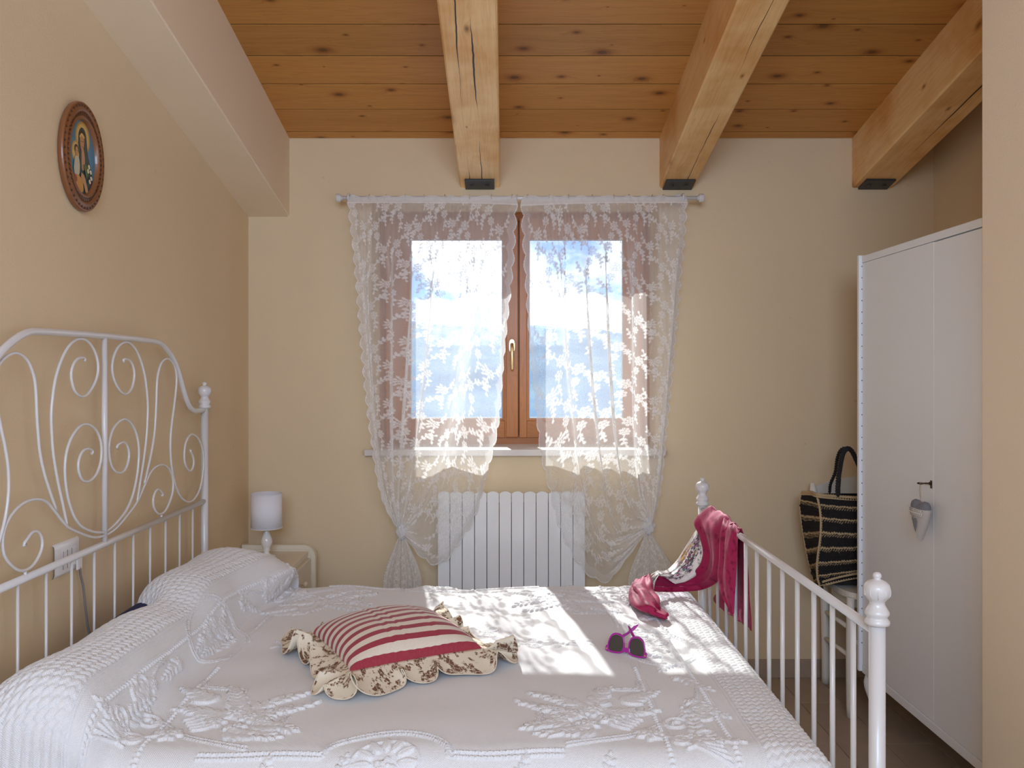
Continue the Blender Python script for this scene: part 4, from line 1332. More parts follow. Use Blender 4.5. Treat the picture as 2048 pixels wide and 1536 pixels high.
# ================================================================== WARDROBE
WX, WY0, WY1 = 1.4535, 2.385, 3.485
wr_ = thing('wardrobe', 'tall white two-door wardrobe standing on curved legs at the end of the room', 'wardrobe', (1.73, 2.93, 0))
def wpart(mb, name, m, label=None, parent=wr_):
    o = mb.build(name, m, parent, label); o.data.transform(Matrix.Translation(-wr_.location)); return o
WB, WT = .212, 1.908
ww_ = M['white_wood']
wpart(MB().box(WX-.014, 2.0, WY1-.018, WY1, WB+.004, WT+.004, bev=.0015), 'side_panel', ww_)
wpart(MB().box(WX+.004, 2.0, WY0, WY0+.018, WB, WT-.028, bev=.0015), 'side_panel', ww_)
wpart(MB().box(WX-.003, 2.0, WY0-.004, WY1-.0185, WT-.027, WT, bev=.002), 'top_board', ww_)
wpart(MB().box(WX-.002, 2.0, WY0, WY1-.0185, WB, WB+.032, bev=.002), 'plinth', ww_)
wpart(MB().box(1.985, 1.998, WY0+.018, WY1-.018, WB+.03, WT-.03), 'back_panel', ww_)
wpart(MB().box(WX+.022, 1.98, WY0+.018, WY1-.018, WB+.034, WT-.03), 'inner_carcass', mat('door_gap_shade', (.06, .058, .055), .9))  # near-black block: shade of the door gap put into its colour
YM = 2.888
d1 = wpart(MB().box(WX, WX+.018, YM+.0008, WY1-.021, WB+.0345, WT-.0285, bev=.001), 'door', ww_)
d2 = wpart(MB().box(WX, WX+.018, WY0+.003, YM-.0007, WB+.0345, WT-.031, bev=.0006), 'door', ww_)
hs = MB()
for k in range(34):
    z = WB+.12+k*.0465
    hs.box(WX-.0035, WX-.0005, WY1-.0192, WY1-.0178, z-.002, z+.002)
tag(wpart(hs, 'shelf_pin_hole', M['dark']), kind='stuff')
KY, KZ = 2.905, 1.056
ky = wpart(MB().tube([(WX+.002, KY, KZ), (WX-.020, KY, KZ)], .0030, 10)
           .tube([(WX-.0285, KY, KZ+.0)]+[(WX-.0295-.0085+.0085*math.cos(a), KY+.0075*math.sin(a), KZ+.001*math.sin(a)) for a in np.linspace(0, 2*PI, 22)], .0021, 8)
           .tube([(WX-.019, KY, KZ), (WX-.030, KY, KZ)], .0026, 8)
           .lathe([(.0045, 0), (.006, .0015), (.0045, .003)], (WX-.004, KY, KZ), 12, M=Matrix.Rotation(-PI/2, 4, 'Y')), 'key', M['key'], 'dark brass key in the door lock', d1)
wpart(MB().box(WX-.0015, WX+.001, KY-.006, KY+.006, KZ-.017, KZ+.010, bev=.0005), 'keyhole_plate', M['key'], None, d1)
for y, s_ in ((WY1-.05, 1), (WY0+.05, -1)):
    for x, sx in ((WX+.045, -1), (1.95, 1)):
        pts = spline([(x, y, WB+.004), (x+sx*.016, y+s_*.010, WB-.035), (x+sx*.010, y+s_*.004, WB-.09), (x-sx*.004, y-s_*.004, WB-.15), (x-sx*.002, y-s_*.002, .012), (x+sx*.006, y+s_*.006, 0)], 16)
        wpart(MB().tube(pts, np.interp(np.linspace(0, 1, 16), [0, .25, .6, .9, 1], [.034, .030, .019, .012, .014]), 12), 'leg', ww_)

# hanging fabric heart
hx = WX-.036
heart = thing('fabric_heart', 'stuffed grey fabric heart with lace band hanging from the wardrobe key', 'ornament', (hx, KY, KZ))
lin = mat('natural_linen', (.60, .56, .52), .95, bump=(420, .35)); gry = mat('grey_felt', (.26, .26, .29), .95, bump=(300, .3))
def heart_pt(a):
    # lobes up, long point down
    x = .055*math.sin(a)**3
    z = .046*math.cos(a)-.018*math.cos(2*a)-.008*math.cos(3*a)
    z = z*1.05 if z > 0 else z*1.75
    return x, z-.100
def heart_mesh(zmin, zmax, T, sc=1.0):
    P = []
    A_n, R_n = 72, 12
    for sg in (1, -1):
        rows = []
        for i in range(R_n+1):
            k = i/R_n
            row = []
            for j in range(A_n+1):
                x, z = heart_pt(2*PI*j/A_n)
                cz = -.098
                row.append((sg*-T*math.sqrt(max(0, 1-k**2.4)), x*k*sc, cz+(z-cz)*k*sc))
            rows.append(row)
        P.append(rows)
    return P
hm_ = MB()
for rows in heart_mesh(0, 0, .022): hm_.grid(rows)
hl = mat('heart_cloth', (.6, .56, .52), .95, bump=(420, .35))
t = hl.node_tree; c = N(t, 'ShaderNodeTexCoord'); sp = N(t, 'ShaderNodeSeparateXYZ'); L(t, c.outputs['Object'], sp.inputs[0])
k_ = mth(t, 'GREATER_THAN', sp.outputs[2], -.0845)
L(t, mixc(t, k_, (.56, .52, .48), (.20, .20, .225)), bsdf(hl).inputs['Base Color'])
hbod = hm_.build('body', hl, heart)
# the cleft between the lobes
bm = bmesh.new(); bm.from_mesh(hbod.data); bmesh.ops.remove_doubles(bm, verts=bm.verts[:], dist=.0004); bm.to_mesh(hbod.data); bm.free()
ST = MB().tube(spline([(0, -.002, .001), (-.004, -.006, -.012), (-.004, -.007, -.030), (-.001, -.002, -.055), (0, 0, -.072)], 20), .0009, 6).tube(spline([(0, .002, .001), (-.002, .004, -.012), (-.002, .004, -.032), (0, 0, -.055), (0, 0, -.072)], 20), .0009, 6)
ST.tube([(.002+.0036*math.cos(a), .0003*a, .0036*math.sin(a)) for a in np.linspace(0, 4*PI, 24)], .0009, 6)
ST.build('string', mat('twine', (.50, .38, .26), .9), heart)
bd = MB(); dk = MB()
def front_x(y, z):
    """front surface of the heart at (y, z)"""
    best = 1
    cz = -.098
    ang_ = None
    lo, hi = 0, 0
    dx, dz = y, z-cz
    bestd = 9; kk = 1
    for j in range(180):
        x, zz = heart_pt(2*PI*j/180)
        ex, ez = x, zz-cz
        cr = ex*dz-ez*dx; dt = ex*dx+ez*dz
        if dt >= 0:
            d = abs(cr)/(math.hypot(ex, ez)+1e-9)
            if d < bestd: bestd = d; kk = math.hypot(dx, dz)/(math.hypot(ex, ez)+1e-9)
    return -.022*math.sqrt(max(0, 1-min(1, kk)**2.4))
rows = []
for i in range(9):
    z = -.086-.003*i
    rows.append([(front_x(y, z)-.0026, y, z+.001*math.sin(y*900)) for y in np.linspace(-.043, .043, 40)])
lb = mat('cotton_lace', (.72, .68, .60), .9)
bo = MB().grid(rows).build('lace_band', lb, heart, 'cream crochet lace band')
for i in range(4):
    for j in range(13):
        y = -.043+.0072*j+(i % 2)*.0036; z = (-.0885, -.094, -.103, -.108)[i]
        x = front_x(y, z)-.0030
        dk.box(x-.0004, x+.0004, y-.0016, y+.0016, z-.0015, z+.0015)
tag(dk.build('lace_hole', gry, bo), kind='stuff')
pp = []
for k in np.linspace(0, 2*PI, 30, endpoint=False):
    x, z = heart_pt(k)
    pp.append((x*.36+.003, (z+.098)*.40-.132))
pv_ = [(front_x(y, z)-.0018, y, z) for y, z in pp]
MB().add(pv_+[(front_x(.003, -.132)-.0028, .003, -.132)], [(i, (i+1) % 30, 30) for i in range(30)], True).build('patch', gry, heart, 'small grey heart patch')

# ================================================================== CHAIR AND CROCHET BAG
ch = thing('chair', 'white painted wooden chair between wardrobe and wall, under the crochet bag', 'chair', (1.65, 3.72, 0))
cw = mat('chalky_white_paint', (.74, .70, .62), .45, bump=(40, .1))
def cpart(mb, name, label=None, parent=ch):
    o = mb.build(name, cw, parent, label); o.data.transform(Matrix.Translation(-ch.location)); return o
CX = 1.655; SZ = .515
seat = []
for a in np.linspace(0, 2*PI, 48, endpoint=False):
    c_, s_ = math.cos(a), math.sin(a)
    seat.append((CX+.235*math.copysign(abs(c_)**.55, c_), 3.70+.205*math.copysign(abs(s_)**.55, s_)))
st_o = cpart(MB().prism(seat, .026, z0=SZ-.026), 'seat')
bv = st_o.modifiers.new('edge', 'BEVEL'); bv.width = .006; bv.segments = 3; bv.limit_method = 'ANGLE'
rr_ = [(CX+(x-CX)*.88, 3.70+(y-3.70)*.88) for x, y in seat]
cpart(MB().prism(rr_, .045, z0=SZ-.068), 'seat_frame')
for sx in (-1, 1):
    cpart(MB().tube(spline([(CX+sx*.178, 3.925, 0), (CX+sx*.186, 3.905, .20), (CX+sx*.196, 3.895, .42), (CX+sx*.215, 3.90, .66), (CX+sx*.240, 3.915, .90), (CX+sx*.243, 3.917, .925)], 24), np.interp(np.linspace(0, 1, 24), [0, .5, .97, 1], [.019, .019, .017, .009]), 14), 'rear_leg')
    cpart(MB().tube(spline([(CX+sx*.222, 3.535, 0), (CX+sx*.222, 3.54, .25), (CX+sx*.215, 3.55, SZ-.02)], 12), .0165, 14), 'front_leg')
    for zr, zf in ((.338, .368), (.215, .252)):
        cpart(MB().tube([(CX+sx*.190, 3.90, zr), (CX+sx*.221, 3.545, zf)], .010, 10), 'stretcher')
cpart(MB().tube([(CX-.222, 3.54, .31), (CX+.222, 3.54, .31)], .010, 10), 'stretcher')
rows = []
for k in range(21):
    q = k/20*2-1
    x = CX+q*.243; y = 3.915+.03*(1-q*q)-.0
    z0 = .86-.0*q*q; z1 = .905+.045*(1-q*q)
    rows.append([(x, y-.009, z0), (x, y-.009, z1), (x, y+.009, z1), (x, y+.009, z0), (x, y-.009, z0)])
cpart(MB().grid(rows, smooth=False), 'back_rail')
rows = [[(x, y, z-.20) for x, y, z in r] for r in rows]
cpart(MB().grid(rows, smooth=False), 'back_rail')

bag = thing('crochet_bag', 'black crochet shoulder bag with straw stripes set on the white chair', 'bag', (1.53, 3.72, .53))
bgm = mat('crochet_yarn', (.012, .010, .010), .85, spec=.3)
t = bgm.node_tree
uvn = N(t, 'ShaderNodeUVMap'); uvn.uv_map = 'UVMap'; aa = N(t, 'ShaderNodeAttribute'); aa.attribute_name = 'straw'
nz = N(t, 'ShaderNodeTexNoise'); nz.inputs['Scale'].default_value = 160; L(t, uvn.outputs[0], nz.inputs['Vector'])
sp_ = mth(t, 'GREATER_THAN', nz.outputs['Fac'], .74)
base = mixc(t, nz.outputs['Fac'], (.006, .005, .005), (.022, .018, .017))
base = mixc(t, mth(t, 'MULTIPLY', sp_, .25), base, (.20, .16, .13))
L(t, mixc(t, aa.outputs['Fac'], base, (.50, .36, .20)), bsdf(bgm).inputs['Base Color'])
straw = mat('straw_yarn', (.50, .36, .20), .8, bump=(500, .3))
yarn = mat('black_yarn', (.014, .012, .012), .85, bump=(400, .4))
def bagface(name, fn, w, h, nu, nv, bow, parent):
    u = np.linspace(0, 1, nu); v = np.linspace(0, 1, nv)
    P = np.zeros((nu, nv, 3)); 
    for i in range(nu):
        for j in range(nv):
            P[i, j] = fn(u[i], v[j])
    du = np.gradient(P, axis=0); dv = np.gradient(P, axis=1)
    n_ = np.cross(du, dv); n_ /= np.linalg.norm(n_, axis=2, keepdims=True)+1e-12
    uu, vv = u[:, None]*w, v[None, :]*h
    row = np.floor(vv/.0115)
    stv = np.abs(np.sin(PI*(uu/.0105+.5*row)))*np.sqrt(np.abs(np.sin(PI*vv/.0115))+1e-9)
    rg = np.random.RandomState(4)
    jag = .004*np.abs(np.sin(PI*uu/.0105+1.3))+.0012*np.sin(uu*140)
    sl_ = ((vv+jag-.040) % .0545)
    strawm = ((sl_ < .0060)).astype(float)
    spikes = (np.abs(np.sin(PI*(uu/.0105)+vv*260)) < .36) & (sl_ < .0175)
    strawm = np.maximum(strawm, spikes*.9)
    P = P-n_*(.0042*stv+.0028*strawm)[..., None]*bow
    uv = np.stack(np.broadcast_arrays(uu, vv), -1)
    o = np_mesh(name, P, bgm, parent, uv, {'straw': strawm})
    o.data.transform(Matrix.Translation(-bag.location))
    return o
def lerp(a, b, q): return a+(b-a)*q
def edge_front(q):   # q = 0 top .. 1 bottom, front left edge of the bag
    pts = [(1634, 990), (1641, 1020), (1643, 1050), (1640, 1085), (1635, 1120), (1634, 1150), (1640, 1172)]
    p = np.array(pts); k = q*(len(pts)-1); i = min(int(k), len(pts)-2); f = k-i
    x, y = p[i]+(p[i+1]-p[i])*f
    return at(x, y, 3.61-.012*math.sin(PI*q))
def edge_back(q):
    pts = [(1604, 984), (1600, 1010), (1604, 1050), (1611, 1090), (1618, 1125), (1628, 1160), (1640, 1188)]
    p = np.array(pts); k = q*(len(pts)-1); i = min(int(k), len(pts)-2); f = k-i
    x, y = p[i]+(p[i+1]-p[i])*f
    return at(x, y, 3.80)
def f_front(u, v):
    e_ = edge_front(v)
    zt = e_.z if u == 0 else e_.z
    right = Vector((1.735, 3.615, lerp(.912, .548, v)))
    p = e_.lerp(right, u)
    p.y -= .022*math.sin(PI*min(1, u*1.0))*math.sin(PI*v)**.6
    p.z += -.014*math.sin(PI*u)*(1-v)+.030*math.sin(PI*min(1, u*.9))*v**4
    return p
def f_side(u, v):
    a = edge_back(v); b2 = edge_front(v)
    p = a.lerp(b2, u)
    p.x += .012*math.sin(PI*u)*(1-.3*v)
    return p
def f_back(u, v):
    return Vector((lerp(1.735, edge_back(v).x, u), 3.80, lerp(.893, .545, v)))
bagface('front', f_front, .40, .37, 150, 150, 1, bag)
bagface('gusset', f_side, .20, .37, 60, 150, 1, bag)
o = bagface('back', f_back, .40, .37, 40, 40, 0, bag)
def braid(pts, r, name, m, parent=bag):
    m_ = MB()
    for ph in (0, 2.09, 4.19):
        p = spline(pts, max(30, int(sum(math.dist(a, b) for a, b in zip(pts, pts[1:]))/.0028)))
        q = []
        for i, c_ in enumerate(p):
            q.append((c_[0]+r*.6*math.cos(i*.55+ph), c_[1]+r*.6*math.sin(i*.55+ph)*.6, c_[2]+r*.6*math.sin(i*.55+ph)))
        m_.tube(q, r*.62, 5)
    o = m_.build(name, m, parent); o.data.transform(Matrix.Translation(-bag.location)); return o
braid([tuple(edge_front(q)) for q in np.linspace(0, 1, 9)], .0050, 'seam_braid', straw)
braid([tuple(edge_back(q)) for q in np.linspace(0, .95, 9)], .0045, 'seam_braid', straw)
for dz in (0, .009):
    braid([tuple(edge_back(0)+Vector((0, 0, -dz))), tuple((edge_back(0)+edge_front(0))/2+Vector((.008, 0, .006-dz)))]+[tuple(f_front(u, 0)+Vector((0, -.003, .004-dz))) for u in np.linspace(0, 1, 7)], .0052, 'rim_braid', straw)
braid([tuple(f_front(u, 1)+Vector((0, -.004, .002))) for u in np.linspace(.06, 1, 8)], .0050, 'base_braid', straw)
braid([tuple(f_front(u, .945-.05*math.sin(PI*u))+Vector((0, -.006, 0))) for u in np.linspace(.03, 1, 8)], .0040, 'base_braid', straw)
H1 = [at(1659, 985, 3.76), at(1661, 968, 3.75), at(1670, 945, 3.74), at(1674, 918, 3.73), at(1680, 902, 3.72), at(1690, 896, 3.71), at(1702, 903, 3.70), at(1716, 930, 3.70), at(1726, 975, 3.70)]
H2 = [at(1675, 990, 3.60), at(1676, 965, 3.60), at(1679, 938, 3.60), at(1684, 912, 3.61), at(1692, 898, 3.62), at(1702, 900, 3.63), at(1712, 918, 3.63), at(1724, 950, 3.62), at(1732, 990, 3.60)]
braid([tuple(p) for p in H1], .0062, 'handle', yarn)
braid([tuple(p) for p in H2], .0095, 'handle', yarn)
lumpy = MB()
for k in range(14):
    p = edge_back(.86).lerp(edge_front(1), k/13)
    lumpy.lathe([(0, -.014), (.010, -.008), (.013, 0), (.010, .008), (0, .012)], (p.x+.004, p.y, p.z-.012-.006*math.sin(k)), 8)
o = lumpy.build('base_fringe', yarn, bag); o.data.transform(Matrix.Translation(-bag.location))
bt = MB().box(1.36, 1.735, 3.62, 3.80, .530, .548, bev=.006).build('base', yarn, bag); bt.data.transform(Matrix.Translation(-bag.location))

# ================================================================== CUSHION
cu = thing('cushion', 'red and white striped cushion with a brown print ruffle lying on the bedspread', 'cushion', (-.318, 2.402, .641), math.radians(28.5))
HA, HB = .186, .186
cm_ = mat('red_white_stripe', (.7, .6, .5), .9, bump=(500, .3), sheen=.2)
t = cm_.node_tree; c = N(t, 'ShaderNodeTexCoord'); sp = N(t, 'ShaderNodeSeparateXYZ'); L(t, c.outputs['UV'], sp.inputs[0])
fr_ = mth(t, 'FRACT', mth(t, 'MULTIPLY_ADD', sp.outputs[1], 1/.0372, .10))
k_ = mth(t, 'LESS_THAN', fr_, .47)
nz = N(t, 'ShaderNodeTexNoise'); nz.inputs['Scale'].default_value = 260; L(t, c.outputs['UV'], nz.inputs['Vector'])
red = mixc(t, nz.outputs['Fac'], (.26, .018, .035), (.40, .045, .07)); wh = mixc(t, nz.outputs['Fac'], (.66, .57, .46), (.80, .72, .60))
L(t, mixc(t, k_, wh, red), bsdf(cm_).inputs['Base Color'])
n_ = 65
a1 = np.linspace(-1, 1, n_)
a1 = np.sign(a1)*(1-(1-np.abs(a1))**1.35)
Ag, Bg = np.meshgrid(a1, a1, indexing='ij')
prof2 = np.sqrt(np.clip((1-np.abs(Ag)**2.3)*(1-np.abs(Bg)**2.3), 0, 1))
SEAMZ = .040
def cush(sg):
    x = HA*Ag*(1-.045*(1-Bg**2)*np.abs(Ag)**2); y = HB*Bg*(1-.045*(1-Ag**2)*np.abs(Bg)**2)
    z = SEAMZ+sg*(.078 if sg > 0 else .037)*prof2**.92
    if sg > 0:
        # soft press creases running across the stripes
        for x0, w, d in ((-.055, .006, .0022), (-.022, .005, .0018), (.07, .007, .0014)):
            z -= d*np.exp(-((x-x0-.02*y)/w)**2)*prof2
            z += d*.7*np.exp(-((x-x0-.02*y-w*1.6)/w)**2)*prof2
        z += .002*np.sin(x*30+y*18)*prof2
        # pucker along the seam
        edge = np.exp(-(1-np.maximum(np.abs(Ag), np.abs(Bg)))/.06)
        z += .0018*edge*np.sin((x-y)*260)*prof2**.3
    return np.stack([x, y, z], -1), np.stack([x, y], -1)
Pt, uvt = cush(1); Pb, uvb = cush(-1)
np_mesh('cushion_cover', Pt, cm_, cu, uvt)
np_mesh('cushion_back', Pb[::-1], cm_, cu, uvb[::-1])
tm_ = mat('brown_toile_print', (.72, .64, .50), .9, bump=(400, .3))
t = tm_.node_tree; c = N(t, 'ShaderNodeTexCoord')
n1 = N(t, 'ShaderNodeTexNoise'); n1.inputs['Scale'].default_value = 24; n1.inputs['Detail'].default_value = 3.5
n2 = N(t, 'ShaderNodeTexNoise'); n2.inputs['Scale'].default_value = 95; n2.inputs['Detail'].default_value = 3
n3 = N(t, 'ShaderNodeTexVoronoi', feature='DISTANCE_TO_EDGE'); n3.inputs['Scale'].default_value = 60
for q in (n1, n2, n3): L(t, c.outputs['UV'], q.inputs['Vector'])
k1 = ramp(t, mth(t, 'ADD', n1.outputs['Fac'], mth(t, 'MULTIPLY_ADD', n2.outputs['Fac'], .42, -.21)), [(.515, (0, 0, 0)), (.56, (1, 1, 1))])
k2 = ramp(t, n3.outputs['Distance'], [(.02, (.25, .25, .25)), (.06, (1, 1, 1))])
L(t, mixc(t, mth(t, 'MULTIPLY', k1, k2), (.74, .66, .52), (.17, .082, .045)), bsdf(tm_).inputs['Base Color'])
# ruffle: a strip of print gathered into the seam all round
NS_, NR_ = 760, 14
per = []
cor = [(-1, -1), (1, -1), (1, 1), (-1, 1)]
side_n = [(0, -1), (1, 0), (0, 1), (-1, 0)]
NE, NC = 150, 40
for k in range(4):
    a, b_ = cor[k], cor[(k+1) % 4]
    for i in range(NE):
        q = i/NE
        pa = a[0]+(b_[0]-a[0])*q; pb = a[1]+(b_[1]-a[1])*q
        x = HA*pa*(1-.045*(1-pb**2)); y = HB*pb*(1-.045*(1-pa**2))
        per.append((x, y, *side_n[k]))
    th0 = math.atan2(side_n[k][1], side_n[k][0])
    for i in range(NC):
        th = th0+PI/2*i/NC
        per.append((HA*b_[0], HB*b_[1], math.cos(th), math.sin(th)))
per = np.array(per); nP = len(per)
rgr = np.random.RandomState(12)
dl = np.full(nP, .372/NE); 
for k in range(4): dl[k*(NE+NC)+NE:(k+1)*(NE+NC)] = .0030
sl = np.cumsum(dl); tot = sl[-1]
nw = 18
ph = 2*PI*nw*sl/tot+1.5*np.sin(2*PI*3*sl/tot+.7)+1.2*np.sin(2*PI*7*sl/tot+2.1)+.5*np.sin(2*PI*17*sl/tot)
amp = .80+.38*np.sin(2*PI*5*sl/tot+1)+.30*np.sin(2*PI*9*sl/tot)
rr = np.linspace(0, 1, NR_)[None, :]
wid = (.086+.014*np.sin(2*PI*4*sl/tot+2)+.010*np.sin(2*PI*13*sl/tot))[:, None]
wv = (.5+.5*np.sin(ph))[:, None]
tx, ty = -per[:, 3], per[:, 2]
lat = (.024*np.cos(ph+.5)*amp)[:, None]*rr**1.3
rad_ = wid*rr*(1-.22*wv)
Zr = SEAMZ*(1-rr)**1.3+(.0035+.052*wv**1.3*np.abs(amp)[:, None])*rr**.75*np.minimum(1, rr*2.2)
Zr = np.maximum(Zr, .003)
Pr = np.stack([per[:, 0:1]+per[:, 2:3]*rad_+tx[:, None]*lat, per[:, 1:2]+per[:, 3:4]*rad_+ty[:, None]*lat, Zr], -1)
Pr = np.concatenate([Pr, Pr[:1]], 0)
uvr = np.stack([np.r_[sl*1.9, tot*1.9+dl[0]][:, None]+0*rr, rr*.09+0*np.r_[sl, 0][:, None]], -1)
ro = np_mesh('ruffle', Pr, tm_, cu, uvr)
sd_ = ro.modifiers.new('thick', 'SOLIDIFY'); sd_.thickness = .0014; sd_.offset = 1
# rolled hem along the ruffle's outer edge
hem = MB().tube([tuple(p) for p in Pr[:-1:2, -1]], .0014, 5, closed=True).build('ruffle_hem', tm_, cu)

# ================================================================== SUNGLASSES (lying upside down, temples half folded)
SGL = at_z(1212, 1298, .648); SGR = at_z(1291, 1316, .645)
dvec = SGR-SGL
mid = (SGL+SGR)/2
sg = thing('sunglasses', 'magenta plastic sunglasses with dark lenses lying upside down on the bedspread', 'sunglasses', (mid.x, mid.y, .638), math.atan2(dvec.y, dvec.x))
W2 = dvec.length/2
mag = mat('magenta_plastic', (.36, .010, .28), .2, coat=.4)
bsdf(mag).inputs['Subsurface Weight'].default_value = .1
bsdf(mag).inputs['Subsurface Radius'].default_value = (.01, .004, .008)
lensm = mat('smoke_lens', (.022, .022, .028), .04, spec=.9, coat=.6)
# local: x across, y away from the viewer, z up; the brow is at the bottom
tilt = Matrix.Rotation(math.radians(-13), 4, 'X')
Mloc = tilt @ Matrix(((1, 0, 0, 0), (0, 0, 1, 0), (0, 1, 0, 0), (0, 0, 0, 1)))
def lens_out(sx, k):
    """outline of one eye, brow down: wide at the brow, rounded cheek side on top"""
    c = [(.50, .010), (.30, .006), (.0, .006), (-.30, .008), (-.47, .014), (-.50, .024), (-.455, .040), (-.34, .0515), (-.10, .0565), (.16, .0555), (.36, .0480), (.475, .034), (.525, .019)]
    p = spline(c+[c[0]], 41)[:-1]
    w = W2*.80
    cx = W2*.515
    cz = .0300
    return [(sx*(cx+x*w*k[0]), cz+(z-cz)*k[1]) for x, z in p]
frame = MB()
for sx in (-1, 1):
    o_, i_ = lens_out(sx, (1.10, 1.10)), lens_out(sx, (.93, .89))
    if sx < 0: o_, i_ = o_[::-1], i_[::-1]
    frame.ring(o_, i_, .0042, M=Mloc, z0=-.002)
frame.prism([(-.010, .024), (.010, .024), (.0125, .013), (.0, .0105), (-.0125, .013)][::-1], .0044, M=Mloc, z0=-.0021)
for sx in (-1, 1):
    pts = [(sx*(W2*.93), .004), (sx*(W2*1.04), .0075), (sx*(W2*1.05), .0175), (sx*(W2*.95), .022)]
    frame.prism(pts if sx > 0 else pts[::-1], .0062, M=Mloc, z0=-.0022)
fo = frame.build('frame', mag, sg)
bv = fo.modifiers.new('edge', 'BEVEL'); bv.width = .0009; bv.segments = 2; bv.limit_method = 'ANGLE'
for sx in (-1, 1):
    i_ = lens_out(sx, (.94, .90))
    MB().prism(i_ if sx > 0 else i_[::-1], .0012, M=Mloc, z0=.0006).build('lens', lensm, sg)
    MB().box(sx*W2*.97-.0022, sx*W2*.97+.0022, -.0032, -.0018, .0105, .0135, M=tilt, bev=.0004).build('rivet', M['brass'], sg)
inv = (Matrix.Translation(sg.location) @ Matrix.Rotation(sg.rotation_euler.z, 4, 'Z')).inverted()
for sx, tip, mids in ((-1, at_z(1276, 1249, .680), at_z(1243, 1274, .648)), (1, at_z(1257, 1253, .682), at_z(1274, 1283, .652))):
    p0 = Vector((sx*W2*1.01, .003, .013)); p3 = inv @ tip; pm2 = inv @ mids
    pts = spline([p0, p0.lerp(pm2, .5)+Vector((0, .0, -.003)), pm2, pm2.lerp(p3, .55)+Vector((0, 0, -.002)), p3], 30)
    rows = []
    for i, p in enumerate(pts):
        q = i/29
        hgt = np.interp(q, [0, .08, .5, .72, .93, 1], [.0075, .0068, .0042, .0044, .0060, .0025])
        p = Vector(p); nx = pts[min(i+1, 29)]-pts[max(i-1, 0)]; dx = Vector((nx[0], nx[1], 0)).normalized(); sd = Vector((-dx.y, dx.x, 0))*.0017
        up = Vector((0, 0, hgt))
        rows.append([p-sd-up, p+sd-up, p+sd+up, p-sd+up, p-sd-up])
    tm2 = MB().grid(rows, smooth=False)
    tm2.f += [tuple(range(3, -1, -1)), tuple(29*5+k for k in range(4))]; tm2.sm += [False, False]
    o = tm2.build('temple', mag, sg)
    bv = o.modifiers.new('edge', 'BEVEL'); bv.width = .0008; bv.segments = 2; bv.limit_method = 'ANGLE'

# ================================================================== SCARF over the foot rail
sc = thing('scarf', 'crimson scarf with a floral lining draped over the foot rail and onto the bed', 'scarf', (.72, 2.95, .64))
crim = mat('crimson_satin', (.28, .005, .055), .60, spec=.2, sheen=.08)
t = crim.node_tree; b = bsdf(crim)
c = N(t, 'ShaderNodeTexCoord'); vo = N(t, 'ShaderNodeTexVoronoi', feature='SMOOTH_F1'); vo.inputs['Scale'].default_value = 55
nz = N(t, 'ShaderNodeTexNoise'); nz.inputs['Scale'].default_value = 22; nz.inputs['Detail'].default_value = 4
L(t, c.outputs['Object'], vo.inputs['Vector']); L(t, c.outputs['Object'], nz.inputs['Vector'])
L(t, mixc(t, ramp(t, mth(t, 'ADD', vo.outputs['Distance'], mth(t, 'MULTIPLY', nz.outputs['Fac'], .8)), [(.55, (0, 0, 0)), (.75, (1, 1, 1))]), (.21, .003, .040), (.34, .012, .075)), b.inputs['Base Color'])
b.inputs['Transmission Weight'].default_value = 0
b.inputs['Anisotropic'].default_value = 0
flo = mat('floral_print', (.8, .77, .72), .5, sheen=.3)
t = flo.node_tree; c = N(t, 'ShaderNodeTexCoord'); sp = N(t, 'ShaderNodeSeparateXYZ'); L(t, c.outputs['UV'], sp.inputs[0])
n1 = N(t, 'ShaderNodeTexNoise'); n1.inputs['Scale'].default_value = 9; n1.inputs['Detail'].default_value = 3
v1 = N(t, 'ShaderNodeTexVoronoi'); v1.inputs['Scale'].default_value = 34
n2 = N(t, 'ShaderNodeTexNoise'); n2.inputs['Scale'].default_value = 60; n2.inputs['Detail'].default_value = 4
for q in (n1, v1, n2): L(t, c.outputs['UV'], q.inputs['Vector'])
pal = ramp(t, mth(t, 'FRACT', mth(t, 'MULTIPLY', v1.outputs['Color'], 3.7)), [(0, (.05, .08, .08)), (.2, (.30, .05, .16)), (.36, (.72, .68, .66)), (.5, (.03, .045, .05)), (.64, (.40, .20, .34)), (.78, (.10, .20, .18)), (.9, (.80, .78, .74))], 'CONSTANT')
dx_ = mth(t, 'SUBTRACT', sp.outputs[0], .42); dy_ = mth(t, 'SUBTRACT', sp.outputs[1], .34)
dd_ = mth(t, 'ADD', mth(t, 'MULTIPLY', mth(t, 'MULTIPLY', dx_, dx_), 6.0), mth(t, 'MULTIPLY', mth(t, 'MULTIPLY', dy_, dy_), 5.0))
dd_ = mth(t, 'ADD', dd_, mth(t, 'MULTIPLY_ADD', n1.outputs['Fac'], .5, -.25))
goldk = mth(t, 'LESS_THAN', dd_, .42)
base = mixc(t, goldk, (.80, .76, .70), (.42, .20, .02))
dens = mth(t, 'ADD', mth(t, 'MULTIPLY', n1.outputs['Fac'], .9), mth(t, 'MULTIPLY', n2.outputs['Fac'], .55))
dens = mth(t, 'SUBTRACT', dens, mth(t, 'MULTIPLY', mth(t, 'ABSOLUTE', mth(t, 'SUBTRACT', sp.outputs[1], .45)), .75))
fk = mth(t, 'GREATER_THAN', dens, .535)
L(t, mixc(t, fk, base, pal), bsdf(flo).inputs['Base Color'])
